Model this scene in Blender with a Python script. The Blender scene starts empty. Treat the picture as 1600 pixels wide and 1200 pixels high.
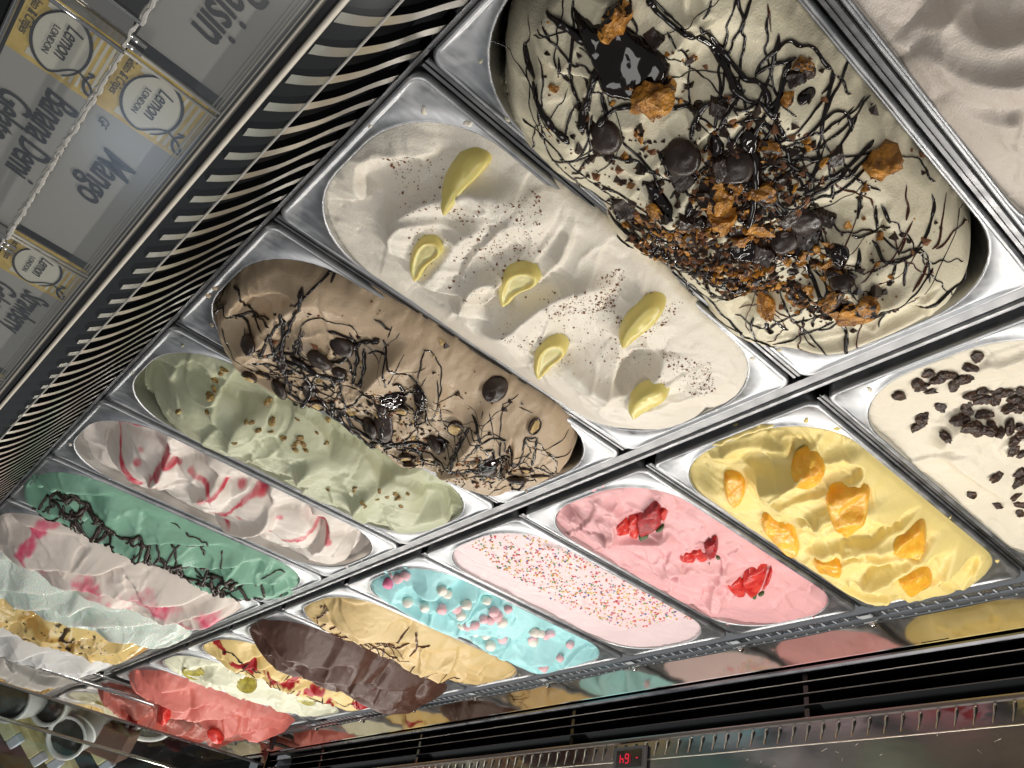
import bpy, bmesh, math, random
import numpy as np
from mathutils import Vector, Matrix, Euler

# ------------------------------------------------------------------ camera, world, lamps
SC = bpy.context.scene
COL = SC.collection
RC = np.array([[-0.658844, 0.737827, -0.146753], [0.36568, 0.484588, 0.79464], [0.657422, 0.469879, -0.589076]])
CC = np.array([-0.097435, -0.093227, 0.400929]); FPX = 1309.356

cam = bpy.data.objects.new('camera', bpy.data.cameras.new('camera')); COL.objects.link(cam)
cam.data.sensor_width = 36; cam.data.lens = FPX * 36 / 1600
cam.data.clip_start = 0.01; cam.data.clip_end = 60
m = Matrix.Identity(4)
for i in range(3):
    m[i][0] = RC[0, i]; m[i][1] = -RC[1, i]; m[i][2] = -RC[2, i]; m[i][3] = CC[i]
cam.matrix_world = m
SC.camera = cam

W = bpy.data.worlds.new('World'); SC.world = W; W.use_nodes = True
bg = W.node_tree.nodes['Background']; bg.inputs[0].default_value = (0.94, 0.97, 1.0, 1); bg.inputs[1].default_value = 0.16

def lamp(name, loc, rot, sx, sy, power, col):
    d = bpy.data.lights.new(name, 'AREA'); d.shape = 'RECTANGLE'; d.size = sx; d.size_y = sy; d.energy = power; d.color = col
    o = bpy.data.objects.new(name, d); COL.objects.link(o); o.location = loc; o.rotation_euler = rot; return o
# the display case's strip light over the far edge, and the shop's ceiling panel
lamp('case_strip_light', (1.0, 0.742, 0.46), (math.radians(-54), 0, 0), 2.9, 0.014, 12.9, (1.0, 0.955, 0.88))
lamp('ceiling_panel', (0.5, -.05, 2.3), (0, 0, 0), 2.0, 0.6, 13, (1.0, 0.97, 0.92))
lamp('shop_window', (1.90, -.10, 1.58), (math.radians(0), math.radians(52), 0), .16, .24, .16, (0.62, 0.78, 1.0))

SC.view_settings.view_transform = 'Standard'; SC.view_settings.look = 'None'
SC.view_settings.exposure = 0.0; SC.view_settings.gamma = 1
SC.cycles.use_denoising = True
SC.cycles.max_bounces = 10; SC.cycles.glossy_bounces = 5; SC.cycles.transparent_max_bounces = 12
SC.cycles.caustics_reflective = False; SC.cycles.caustics_refractive = False

random.seed(7); RNG = np.random.default_rng(7)

# ------------------------------------------------------------------ helpers
def at(px, py, v=0.0, ax=2):
    """point where the photograph's pixel meets the plane x|y|z = v"""
    d = RC.T @ np.array([(px - 800) / FPX, (py - 600) / FPX, 1.0])
    return CC + d * ((v - CC[ax]) / d[ax])

def mat(name, col=(.8, .8, .8), rough=.5, metal=0.0, **k):
    M = bpy.data.materials.new(name); M.use_nodes = True
    b = M.node_tree.nodes['Principled BSDF']
    b.inputs['Base Color'].default_value = (*col, 1); b.inputs['Roughness'].default_value = rough; b.inputs['Metallic'].default_value = metal
    for n, v in k.items():
        b.inputs[n.replace('_', ' ')].default_value = v
    return M

def nodes(M):
    return M.node_tree.nodes, M.node_tree.links, M.node_tree.nodes['Principled BSDF']

def add_bump(M, scale, strength, dist=0.001, detail=4, aniso=None, rough=None):
    n, l, b = nodes(M)
    tc = n.new('ShaderNodeTexCoord'); mp = n.new('ShaderNodeMapping'); nz = n.new('ShaderNodeTexNoise'); bp = n.new('ShaderNodeBump')
    if aniso: mp.inputs['Scale'].default_value = aniso
    nz.inputs['Scale'].default_value = scale; nz.inputs['Detail'].default_value = detail
    bp.inputs['Strength'].default_value = strength; bp.inputs['Distance'].default_value = dist
    l.new(tc.outputs['Object'], mp.inputs[0]); l.new(mp.outputs[0], nz.inputs['Vector']); l.new(nz.outputs['Fac'], bp.inputs['Height']); l.new(bp.outputs[0], b.inputs['Normal'])
    if rough:
        r = n.new('ShaderNodeMapRange'); r.inputs['To Min'].default_value = rough[0]; r.inputs['To Max'].default_value = rough[1]
        r.inputs['From Min'].default_value = .3; r.inputs['From Max'].default_value = .7
        l.new(nz.outputs['Fac'], r.inputs['Value']); l.new(r.outputs[0], b.inputs['Roughness'])
    return M

def add_mottle(M, scale, c1, c2, lo=.35, hi=.65, detail=5):
    n, l, b = nodes(M)
    tc = n.new('ShaderNodeTexCoord'); nz = n.new('ShaderNodeTexNoise'); cr = n.new('ShaderNodeValToRGB')
    nz.inputs['Scale'].default_value = scale; nz.inputs['Detail'].default_value = detail
    cr.color_ramp.elements[0].position = lo; cr.color_ramp.elements[1].position = hi
    cr.color_ramp.elements[0].color = (*c1, 1); cr.color_ramp.elements[1].color = (*c2, 1)
    l.new(tc.outputs['Object'], nz.inputs['Vector']); l.new(nz.outputs['Fac'], cr.inputs[0]); l.new(cr.outputs[0], b.inputs['Base Color'])
    return M

# metals
STEEL = add_bump(mat('brushed_steel', (.42, .43, .45), .38, 1), 260, .10, .0004, 3, (1, .22, 1), (.33, .47))
def smear(M):
    n, l, b = nodes(M); tc = n.new('ShaderNodeTexCoord'); nz = n.new('ShaderNodeTexNoise'); nz.inputs['Scale'].default_value = 42; nz.inputs['Detail'].default_value = 8; nz.inputs['Distortion'].default_value = 1.2
    ge = n.new('ShaderNodeNewGeometry'); l.new(ge.outputs['Position'], nz.inputs['Vector']); cr = n.new('ShaderNodeValToRGB'); cr.color_ramp.elements[0].position = .35; cr.color_ramp.elements[1].position = .72
    cr.color_ramp.elements[0].color = (.33, .34, .355, 1); cr.color_ramp.elements[1].color = (.46, .46, .47, 1); l.new(nz.outputs['Fac'], cr.inputs[0]); l.new(cr.outputs[0], b.inputs['Base Color'])
    src = b.inputs['Roughness'].links[0].from_socket; ma = n.new('ShaderNodeMath'); ma.operation = 'MULTIPLY_ADD'; ma.inputs[1].default_value = .28; l.new(nz.outputs['Fac'], ma.inputs[0]); sb = n.new('ShaderNodeMath'); sb.operation = 'ADD'; sb.inputs[1].default_value = -.13; l.new(src, sb.inputs[0]); l.new(sb.outputs[0], ma.inputs[2]); l.new(ma.outputs[0], b.inputs['Roughness'])
smear(STEEL)
STEEL_WELL = mat('steel_well', (.55, .55, .54), .25, 1)
MIRROR = add_bump(mat('polished_steel', (.66, .63, .58), .05, 1), 9, .25, .004, 2)
CHROME = mat('chrome', (.75, .74, .72), .12, 1)
DARKSTEEL = add_bump(mat('dark_steel', (.22, .22, .23), .3, 1), 40, .12, .001, 4, None, (.22, .42))
RAILSTEEL = add_bump(mat('rail_steel', (.20, .20, .205), .36, 1), 90, .06, .0005, 4, None, (.28, .46))
BLACK = mat('black_plastic_and_hollows', (.004, .004, .005), .6, Specular_IOR_Level=.15)
BLACKGLOSS = mat('black_gloss', (.008, .008, .009), .12)
# food
GEL = mat('gelato', (1, 1, 1), .36, Subsurface_Weight=.15, Subsurface_Scale=.0025, Subsurface_Radius=(1, .7, .5), Specular_IOR_Level=.42)
def gel_setup():
    n, l, b = nodes(GEL)
    a = n.new('ShaderNodeAttribute'); a.attribute_name = 'tint'
    tc = n.new('ShaderNodeTexCoord'); nz = n.new('ShaderNodeTexNoise'); nz.inputs['Scale'].default_value = 900; nz.inputs['Detail'].default_value = 3
    n2 = n.new('ShaderNodeTexNoise'); n2.inputs['Scale'].default_value = 130; n2.inputs['Detail'].default_value = 5
    ad = n.new('ShaderNodeMath'); ad.operation = 'ADD'
    bp = n.new('ShaderNodeBump'); bp.inputs['Strength'].default_value = .5; bp.inputs['Distance'].default_value = .0008
    l.new(tc.outputs['Object'], nz.inputs['Vector']); l.new(tc.outputs['Object'], n2.inputs['Vector'])
    l.new(nz.outputs['Fac'], ad.inputs[0]); l.new(n2.outputs['Fac'], ad.inputs[1]); l.new(ad.outputs[0], bp.inputs['Height'])
    l.new(bp.outputs[0], b.inputs['Normal']); l.new(a.outputs['Color'], b.inputs['Base Color'])
gel_setup()
ICE = mat('icy_sorbet', (.66, .74, .67), .22, Subsurface_Weight=.4, Subsurface_Scale=.006, Specular_IOR_Level=.7)
add_bump(ICE, 420, .9, .0014, 4)
GLAZE = add_bump(mat('glazed_gelato', (1, 1, 1), .1, Subsurface_Weight=.25, Subsurface_Scale=.004, Specular_IOR_Level=.6), 60, .5, .002, 3)
def tint_link(M):
    n, l, b = nodes(M); a = n.new('ShaderNodeAttribute'); a.attribute_name = 'tint'; l.new(a.outputs['Color'], b.inputs['Base Color'])
tint_link(GLAZE)
CHOC = add_bump(add_mottle(mat('dark_chocolate', rough=.30, Specular_IOR_Level=.5), 70, (.020, .011, .008), (.048, .026, .018)), 90, .55, .0016, 5, None, (.2, .5))
SAUCE = mat('chocolate_sauce', (.010, .005, .004), .06, Specular_IOR_Level=.6)
SAUCE_RED = mat('thin_chocolate_sauce', (.075, .018, .008), .1, Specular_IOR_Level=.6)
SYRUP = mat('caramel_syrup', (.09, .025, .008), .1, Specular_IOR_Level=.6)
HONEY = add_bump(add_mottle(mat('honeycomb', rough=.26), 110, (.13, .04, .006), (.66, .29, .04), .32, .62), 240, 1.0, .003)
MALT = add_bump(add_mottle(mat('malt_filling', rough=.7), 160, (.42, .27, .10), (.66, .48, .22)), 300, .8, .0015)
NUT = add_bump(add_mottle(mat('nut', rough=.55), 240, (.16, .07, .02), (.52, .38, .13)), 300, .6, .001)
RAISIN = add_bump(add_mottle(mat('raisin', rough=.34), 130, (.018, .008, .005), (.085, .038, .02)), 260, 1.0, .0025, 4)
MANGO = add_bump(add_mottle(mat('candied_mango', rough=.22, Subsurface_Weight=.5, Subsurface_Scale=.006), 70, (.82, .36, .02), (.95, .58, .08), .3, .7), 150, .8, .0022)
CANDY = add_bump(mat('lemon_candy', (.80, .68, .22), .30, Subsurface_Weight=.3, Subsurface_Scale=.004), 60, .15, .001)
CANDY_IN = mat('lemon_candy_centre', (.76, .68, .32), .35, Subsurface_Weight=.3, Subsurface_Scale=.004)
BERRY = add_bump(add_mottle(mat('strawberry_flesh', rough=.28), 120, (.50, .016, .016), (.76, .07, .05)), 420, .6, .001)
BERRY_DARK = add_bump(add_mottle(mat('strawberry_skin', rough=.3), 160, (.24, .008, .012), (.50, .02, .024)), 420, .9, .0014)
LEAF = mat('strawberry_leaf', (.05, .10, .02), .5)
PINKM = mat('pink_marshmallow', (.86, .52, .56), .6); WHITEM = mat('white_marshmallow', (.85, .80, .72), .6); HOTPINK = mat('hot_pink_marshmallow', (.80, .20, .36), .5)
LIME = add_bump(add_mottle(mat('candied_lime', rough=.25), 90, (.22, .17, .02), (.48, .42, .06)), 100, .4, .001)
REDSAUCE = mat('red_berry_sauce', (.33, .008, .012), .12)
COCOA = mat('cocoa', (.24, .105, .05), .9)
WHITE = mat('white_card', (.40, .40, .395), .55)
YELLOW = add_mottle(mat('yellow_print', rough=.6), 130, (.62, .44, .10), (.78, .58, .18))
PALE = mat('pale_print', (.70, .69, .62), .6)
INK = mat('ink', (.012, .016, .03), .5)

def new_mesh(name, verts, faces, mats=(), smooth=False, mi=None):
    me = bpy.data.meshes.new(name)
    verts = np.asarray(verts, np.float32)
    if isinstance(faces, np.ndarray):
        k = faces.shape[1]; nf = len(faces)
        me.vertices.add(len(verts)); me.vertices.foreach_set('co', verts.ravel())
        me.loops.add(nf * k); me.loops.foreach_set('vertex_index', faces.astype(np.int32).ravel())
        me.polygons.add(nf); me.polygons.foreach_set('loop_start', (np.arange(nf) * k).astype(np.int32))
        me.update(calc_edges=True); me.validate()
    else:
        me.from_pydata(verts.tolist(), [], faces); me.update()
    for x in mats: me.materials.append(x)
    if smooth: me.polygons.foreach_set('use_smooth', np.ones(len(me.polygons), bool))
    if mi is not None: me.polygons.foreach_set('material_index', np.asarray(mi, np.int32))
    me.update()
    return me

def link(name, me, parent=None, loc=None, rot=None, scale=None):
    o = bpy.data.objects.new(name, me); COL.objects.link(o)
    if parent is not None: o.parent = parent
    if loc is not None: o.location = loc
    if rot is not None: o.rotation_euler = rot
    if scale is not None: o.scale = scale
    return o

def tag(o, label=None, cat=None, group=None, kind=None):
    if label: o['label'] = label
    if cat: o['category'] = cat
    if group: o['group'] = group
    if kind: o['kind'] = kind
    return o

def empty(name, loc=(0, 0, 0), rotz=0):
    o = bpy.data.objects.new(name, None); COL.objects.link(o); o.location = loc; o.rotation_euler = (0, 0, rotz); o.empty_display_size = .02; return o

def box(x0, x1, y0, y1, z0, z1, bev=0.0):
    bm = bmesh.new(); bmesh.ops.create_cube(bm, size=1)
    for v in bm.verts:
        v.co = Vector(((x0 + x1) / 2 + v.co.x * (x1 - x0), (y0 + y1) / 2 + v.co.y * (y1 - y0), (z0 + z1) / 2 + v.co.z * (z1 - z0)))
    if bev: bmesh.ops.bevel(bm, geom=bm.edges[:], offset=bev, segments=2, profile=.5, affect='EDGES')
    return bm

def bm_obj(name, bm, M, parent=None, smooth=False, **k):
    me = bpy.data.meshes.new(name); bm.to_mesh(me); bm.free()
    for x in (M if isinstance(M, (list, tuple)) else [M]): me.materials.append(x)
    if smooth: me.polygons.foreach_set('use_smooth', np.ones(len(me.polygons), bool))
    return link(name, me, parent, **k)

def extrude_profile(prof, x0, x1, closed=False):
    """profile [(y, z)...] swept along x"""
    n = len(prof); v = [(x0, y, z) for y, z in prof] + [(x1, y, z) for y, z in prof]
    f = [(i, (i + 1) % n, n + (i + 1) % n, n + i) for i in range(n if closed else n - 1)]
    if closed: f += [tuple(range(n))[::-1], tuple(range(n, 2 * n))]
    return v, f

def tube(path, rad, seg=6, flat=1.0, up=Vector((0, 0, 1))):
    """tapered tube along path; returns verts, faces"""
    P = [Vector(p) for p in path]; n = len(P); V = []; F = []
    for i, p in enumerate(P):
        t = (P[min(i + 1, n - 1)] - P[max(i - 1, 0)])
        t = t.normalized() if t.length > 1e-9 else Vector((1, 0, 0))
        s = t.cross(up); s = s.normalized() if s.length > 1e-6 else Vector((1, 0, 0)); u = s.cross(t)
        r = rad[i] if hasattr(rad, '__len__') else rad
        for k in range(seg):
            a = 2 * math.pi * k / seg; V.append(p + s * (math.cos(a) * r) + u * (math.sin(a) * r * flat))
    for i in range(n - 1):
        for k in range(seg):
            F.append((i * seg + k, i * seg + (k + 1) % seg, (i + 1) * seg + (k + 1) % seg, (i + 1) * seg + k))
    F.append(tuple(range(seg))); F.append(tuple(range((n - 1) * seg, n * seg))[::-1])
    return V, F

# noise
def _hash(ix, iy, seed):
    h = (ix.astype(np.int64) * 374761393 + iy.astype(np.int64) * 668265263 + seed * 1442695041) & 0xffffffff
    h = ((h ^ (h >> 13)) * 1274126177) & 0xffffffff
    return ((h ^ (h >> 16)) & 0xffff) / 65535.0
def vn(x, y, s=0):
    ix = np.floor(x); iy = np.floor(y); fx = x - ix; fy = y - iy
    fx = fx * fx * fx * (fx * (fx * 6 - 15) + 10); fy = fy * fy * fy * (fy * (fy * 6 - 15) + 10)
    a = _hash(ix, iy, s); b = _hash(ix + 1, iy, s); c = _hash(ix, iy + 1, s); d = _hash(ix + 1, iy + 1, s)
    return (a + (b - a) * fx) * (1 - fy) + (c + (d - c) * fx) * fy - .5
def fbm(x, y, sc, s=0, o=3):
    r = 0; a = 1
    for i in range(o):
        r = r + a * vn(x * sc + 17.3 * i + s * 3.1, y * sc + 9.7 * i - s * 1.7, s + i); sc *= 2.03; a *= .5
    return r
def sstep(a, b, x):
    t = np.clip((x - a) / (b - a), 0, 1); return t * t * (3 - 2 * t)

def poly_sd(X, Y, P):
    """signed distance to polygon, positive inside"""
    P = np.asarray(P, float); n = len(P); d = np.full(X.shape, 1e9); ins = np.zeros(X.shape, bool)
    for i in range(n):
        ax, ay = P[i]; bx, by = P[(i + 1) % n]
        ex, ey = bx - ax, by - ay; wx, wy = X - ax, Y - ay
        t = np.clip((wx * ex + wy * ey) / (ex * ex + ey * ey + 1e-12), 0, 1)
        d = np.minimum(d, (wx - ex * t) ** 2 + (wy - ey * t) ** 2)
        c = ((ay > Y) != (by > Y))
        ins ^= c & (X < (bx - ax) * (Y - ay) / (by - ay + 1e-12) + ax)
    d = np.sqrt(d); return np.where(ins, d, -d)
def line_sd(X, Y, P):
    """distance to a polyline and the side it lies on, and the position along it"""
    P = np.asarray(P, float); d = np.full(X.shape, 1e9); sd = np.zeros(X.shape); tt = np.zeros(X.shape); n = len(P) - 1
    for i in range(n):
        ax, ay = P[i]; bx, by = P[i + 1]; ex, ey = bx - ax, by - ay; wx, wy = X - ax, Y - ay
        t = np.clip((wx * ex + wy * ey) / (ex * ex + ey * ey + 1e-12), 0, 1)
        q = (wx - ex * t) ** 2 + (wy - ey * t) ** 2; m_ = q < d
        d = np.where(m_, q, d); sd = np.where(m_, np.sign(ex * wy - ey * wx), sd); tt = np.where(m_, (i + t) / n, tt)
    return np.sqrt(d), sd, tt
def smooth_poly(P, k=2):
    P = np.asarray(P, float)
    for _ in range(k):
        Q = np.roll(P, -1, 0); P = np.stack([P * .75 + Q * .25, P * .25 + Q * .75], 1).reshape(-1, 2)
    return P
def smooth_line(P, k=2):
    P = np.asarray(P, float)
    for _ in range(k):
        Q = np.stack([P[:-1] * .75 + P[1:] * .25, P[:-1] * .25 + P[1:] * .75], 1).reshape(-1, P.shape[1]); P = np.vstack([P[:1], Q, P[-1:]])
    return P

# ------------------------------------------------------------------ the case: pan grid
PITCH, E, L, GAP = 0.172156, 0.004412, 0.36, 0.024615
ROWY = (0.0, L + GAP)
MX, MY, RAD = 0.0085, 0.0085, 0.062        # margin of the opening and its corner radius

def rrect(x0, x1, y0, y1, r, nc=10, ns=8):
    pts = []
    for cx, cy, a0 in ((x1 - r, y1 - r, 0), (x0 + r, y1 - r, 90), (x0 + r, y0 + r, 180), (x1 - r, y0 + r, 270)):
        arc = [(cx + r * math.cos(math.radians(a0 + 90 * k / nc)), cy + r * math.sin(math.radians(a0 + 90 * k / nc))) for k in range(nc + 1)]
        pts += arc
        nx = {0: (x0 + r, y1), 90: (x0, y0 + r), 180: (x1 - r, y0), 270: (x1, y1 - r)}[a0]
        for k in range(1, ns): pts.append((arc[-1][0] + (nx[0] - arc[-1][0]) * k / ns, arc[-1][1] + (nx[1] - arc[-1][1]) * k / ns))
    return np.array(pts)

def loft(rings, caplast=False):
    n = len(rings[0]); V = np.vstack(rings); F = []
    for i in range(len(rings) - 1):
        for k in range(n): F.append((i * n + k, i * n + (k + 1) % n, (i + 1) * n + (k + 1) % n, (i + 1) * n + k))
    if caplast: F.append(tuple(range((len(rings) - 1) * n, len(rings) * n)))
    return V, F

def pan_meshes():
    hx = PITCH / 2 - E; w = lambda p, z: np.c_[p, np.full(len(p), z)]
    O = lambda d, r: rrect(-hx + d, hx - d, d, L - .0012 - d, r)
    ox = PITCH / 2 - MX; I = lambda d: rrect(-ox + d, ox - d, MY + d, L - .0012 - MY - d, RAD - d)
    mixr = lambda a, b, t: a * (1 - t) + b * t
    rings = [w(O(.0012, .009), -.030), w(O(.0006, .009), -.012), w(O(0, .0095), -.0030), w(O(.0006, .009), -.0010), w(O(.0018, .008), 0), w(O(.0034, .007), -.0004)]
    a, b = O(.0034, .007), I(-.0013)
    for t, z in ((.3, -.0016), (.65, -.0018), (1, -.0006)): rings.append(w(mixr(a, b, t), z))
    rings += [w(I(-.0005), -.0001), w(I(.0002), -.0002), w(I(.0008), -.0012)]
    V, F = loft(rings); fl = new_mesh('flange', V, F, [STEEL], True)
    rings = [w(I(.0008), -.0012), w(I(.0012), -.004), w(I(.004), -.06), w(I(.007), -.11), w(I(.018), -.12)]
    V, F = loft(rings, True); we = new_mesh('well', V, F, [STEEL_WELL], True)
    return fl, we
FLANGE, WELL = pan_meshes()

def pan(c, r, label):
    e = empty('gelato_pan', ((c + .5) * PITCH, ROWY[r], 0)); tag(e, label, 'pan', 'steel gelato pans set in the case')
    link('flange', FLANGE, e); link('well', WELL, e); return e

SURF = {}
class Gelato:
    """a scooped gelato surface: a height sheet over one pan, plus z() and hit() to set toppings on it"""
    def __init__(s, key, name, c, r, res, color, height, outline=None, over=(0, 0), tint=None, material=None, edge=.008, label='', seed=1, drop=.045, fill=False, slope=.6, sw=None):
        s.key = key; cx = (c + .5) * PITCH; y0 = ROWY[r]
        s.cx, s.y0, s.res = cx, y0, res; s.col = color
        ox = PITCH / 2 - MX
        opening = rrect(cx - ox, cx + ox, y0 + MY, y0 + L - .0012 - MY, RAD, 8, 3)
        if outline is None: P = opening; off = .004
        else: P = smooth_poly([at(px, py, .003)[:2] for px, py in outline], 2); off = 0
        lo = np.minimum(P.min(0), opening.min(0)) - .012 - max(over); hi = np.maximum(P.max(0), opening.max(0)) + .012 + max(over)
        lo = np.maximum(lo, [cx - PITCH * .78, y0 - .01]); hi = np.minimum(hi, [cx + PITCH * .78, y0 + L + .012])
        xs = np.arange(lo[0], hi[0] + res, res); ys = np.arange(lo[1], hi[1] + res, res)
        X, Y = np.meshgrid(xs, ys); s.lo = lo; s.nx, s.ny = len(xs), len(ys)
        sdo = poly_sd(X, Y, opening)
        wob = .0022 * fbm(X, Y, 60, seed) + .0012 * fbm(X, Y, 260, seed + 3)
        base = poly_sd(X, Y, P); sd = base + off + wob; on_ = sd if outline is not None else np.full(X.shape, -1.0)
        if fill: sd = np.maximum(sd, sdo + .004)
        for side, ov in ((-1, over[0]), (1, over[1])):
            if ov > 0:
                q = np.where((X - cx) * side > -.02, sdo + ov * np.clip(.5 + 2.2 * fbm(X, Y, 14, seed + 5 + side, 2), 0, 1) + wob, -1.0); sd = np.maximum(sd, q); on_ = np.maximum(on_, q)
        for _ in range(2):
            sd, on_ = [np.pad(a_, 1, mode='edge') for a_ in (sd, on_)]; sd, on_ = [(a_[:-2, 1:-1] + a_[2:, 1:-1] + a_[1:-1, :-2] + a_[1:-1, 2:] + 2 * a_[1:-1, 1:-1]) / 6 for a_ in (sd, on_)]
        U = (X - cx); Vv = (Y - y0)
        H = height(X, Y, U, Vv)
        H = np.where(on_ > 0, np.maximum(H, -.030 + .034 * sstep(.004, -.003, sdo)), H)
        if sw: H = swipes(X, Y, H, seed, cx, y0, *sw)
        e_ = np.maximum(np.maximum(on_, sdo), 0); cap = .0005 + slope * e_; k_ = .006; H = np.where(H > cap - k_, np.minimum(H, cap - k_ + k_ * (1 - np.exp(-np.maximum(H - cap + k_, 0) / k_))), H)
        low = -.0065 + (-drop + .0065) * sstep(-.0015, .009, sdo)
        if fill: low = np.maximum(low, H - .02)
        t = np.clip(sd / edge, 0, 1); prof = np.sqrt(np.clip(1 - (1 - t) ** 2, 0, 1))
        Z = np.where(sd > 0, low + (H - low) * prof, low)
        s.Z = Z
        keep = (sd > -res * 1.1) & ((sdo > -.0022) | (on_ > -res * 1.1))
        # draw the outermost row in to the outline, so that the rim runs smooth
        gy, gx = np.gradient(sd, res); gl_ = np.hypot(gx, gy) + 1e-9; out = keep & (sd < 0)
        X = np.where(out, X - sd * gx / gl_, X); Y = np.where(out, Y - sd * gy / gl_, Y)
        q = keep[:-1, :-1] & keep[1:, :-1] & keep[:-1, 1:] & keep[1:, 1:]
        idx = np.arange(X.size).reshape(X.shape)
        F = np.stack([idx[:-1, :-1][q], idx[:-1, 1:][q], idx[1:, 1:][q], idx[1:, :-1][q]], 1)
        ed = np.concatenate([F[:, [0, 1]], F[:, [1, 2]], F[:, [2, 3]], F[:, [3, 0]]]); ky = np.sort(ed, 1) @ np.array([X.size, 1]); _, inv, cnt = np.unique(ky, return_inverse=True, return_counts=True); ed = ed[cnt[inv] == 1]
        used = np.unique(F); remap = np.full(X.size, -1); remap[used] = np.arange(len(used)); F = remap[F]
        V = np.stack([X.ravel()[used], Y.ravel()[used], Z.ravel()[used]], 1)
        bv = np.unique(ed); bm_ = np.full(X.size, -1); bm_[bv] = np.arange(len(bv)) + len(used)      # a skirt below the rim closes the sheet
        V = np.vstack([V, np.stack([X.ravel()[bv], Y.ravel()[bv], np.minimum(Z.ravel()[bv] - .002, np.where(sdo.ravel()[bv] > -.004, -.03, -.0075))], 1)])
        F = np.vstack([F, np.stack([remap[ed[:, 1]], remap[ed[:, 0]], bm_[ed[:, 0]], bm_[ed[:, 1]]], 1)]); used = np.r_[used, bv]
        me = new_mesh(name, V, F, [material or GEL], True)
        col = np.ones((len(used), 4), np.float32); col[:, :3] = color
        shade = (1 + .05 * fbm(X, Y, 30, seed + 11)).ravel()[used]
        col[:, :3] *= shade[:, None]
        if tint is not None:
            for (mask, c2) in tint(X, Y, U, Vv, H):
                k = np.clip(mask.ravel()[used], 0, 1)[:, None]; col[:, :3] = col[:, :3] * (1 - k) + np.array(c2) * k
        a = me.color_attributes.new('tint', 'FLOAT_COLOR', 'POINT'); a.data.foreach_set('color', col.ravel())
        s.o = link(name, me); tag(s.o, label, 'gelato', 'gelato in the pans'); SURF[key] = s
    def z(s, x, y):
        gx = np.clip((x - s.lo[0]) / s.res, 0, s.nx - 1.001); gy = np.clip((y - s.lo[1]) / s.res, 0, s.ny - 1.001)
        i, j = int(gx), int(gy); a, b = gx - i, gy - j; Z = s.Z
        return (Z[j, i] * (1 - a) + Z[j, i + 1] * a) * (1 - b) + (Z[j + 1, i] * (1 - a) + Z[j + 1, i + 1] * a) * b
    def zz(s, X, Y, r=.0):
        out = 0
        for dx, dy in (((0, 0),) if not r else [(0, 0)] + [(r * math.cos(k * 1.0472), r * math.sin(k * 1.0472)) for k in range(6)] + [(.5 * r * math.cos(k * 1.0472 + .5), .5 * r * math.sin(k * 1.0472 + .5)) for k in range(6)]):
            gx = np.clip((X + dx - s.lo[0]) / s.res, 0, s.nx - 1.001); gy = np.clip((Y + dy - s.lo[1]) / s.res, 0, s.ny - 1.001); i = gx.astype(int); j = gy.astype(int); a, b = gx - i, gy - j
            out = out + (s.Z[j, i] * (1 - a) + s.Z[j, i + 1] * a) * (1 - b) + (s.Z[j + 1, i] * (1 - a) + s.Z[j + 1, i + 1] * a) * b
        return np.maximum(out / (1 if not r else 13), -.004)
    def hit(s, px, py, lift=0):
        z = .01
        for _ in range(8):
            p = at(px, py, z); z = z * .4 + .6 * max(s.z(p[0], p[1]), -.03)
        p = at(px, py, z); return Vector((p[0], p[1], max(s.z(p[0], p[1]), -.006) + lift))
    def normal(s, x, y, h=.004):
        return Vector((-(s.z(x + h, y) - s.z(x - h, y)) / (2 * h), -(s.z(x, y + h) - s.z(x, y - h)) / (2 * h), 1)).normalized()

# ---- height building blocks
def W2(pts, z=.01): return [tuple(at(px, py, z)[:2]) for px, py in pts]
def ridge(X, Y, px, h, w1, w2, p=1.45, z=.008, taper=True):
    """a spatula edge: h high along the pixel line, falling over w1 on one side and w2 on the other"""
    P = smooth_line(W2(px, z), 2); d, sd, t = line_sd(X, Y, P)
    w = np.where(sd > 0, w1, w2); k = np.clip(np.minimum(t, 1 - t) * 5, 0, 1) if taper else 1
    edge = np.where((t <= 0) | (t >= 1), .55, 1)
    return 1.45 * h * np.exp(-(d / w) ** p) * (k * .8 + .2) * edge
def bump(X, Y, px, py, h, a, b=None, ang=0, z=.008):
    c = at(px, py, z); b = b or a; ca, sa = math.cos(ang), math.sin(ang); u = (X - c[0]) * ca + (Y - c[1]) * sa; v = -(X - c[0]) * sa + (Y - c[1]) * ca
    return h * np.exp(-(u / a) ** 2 - (v / b) ** 2)
def billow(X, Y, sc, seed, st=(1, 1), warp=.35):
    wx = X + warp / sc * fbm(X, Y, sc * .7, seed + 20, 2); wy = Y + warp / sc * fbm(X, Y, sc * .7, seed + 21, 2)
    return np.abs(fbm(wx * st[0], wy * st[1], sc, seed, 2)) * 2
def saw(ph, k=.22):
    f = ph - np.floor(ph); return np.where(f < 1 - k, f / (1 - k), .5 + .5 * np.cos(math.pi * (f - 1 + k) / k))
def lobes(X, Y, L_):
    """overlapping scoop lobes; each (x, y, rx, ry, angle, height, tilt)"""
    H = np.full(X.shape, -1.0)
    for x, y, rx, ry, a, h, t in L_:
        ca, sa = math.cos(a), math.sin(a); u = ((X - x) * ca + (Y - y) * sa) / rx; v = (-(X - x) * sa + (Y - y) * ca) / ry
        r2 = u * u + v * v; q = np.where(r2 < 1, h * np.sqrt(np.clip(1 - r2, 0, 1)) + t * v, -1)
        # smooth maximum: keeps a soft crease
        k = .0035; m_ = np.maximum(H, q); H = np.where((H > -.5) & (q > -.5), m_ + np.maximum(k - np.abs(H - q), 0) ** 2 / (4 * k), m_)
    return np.where(H < -.5, 0, H)
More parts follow.
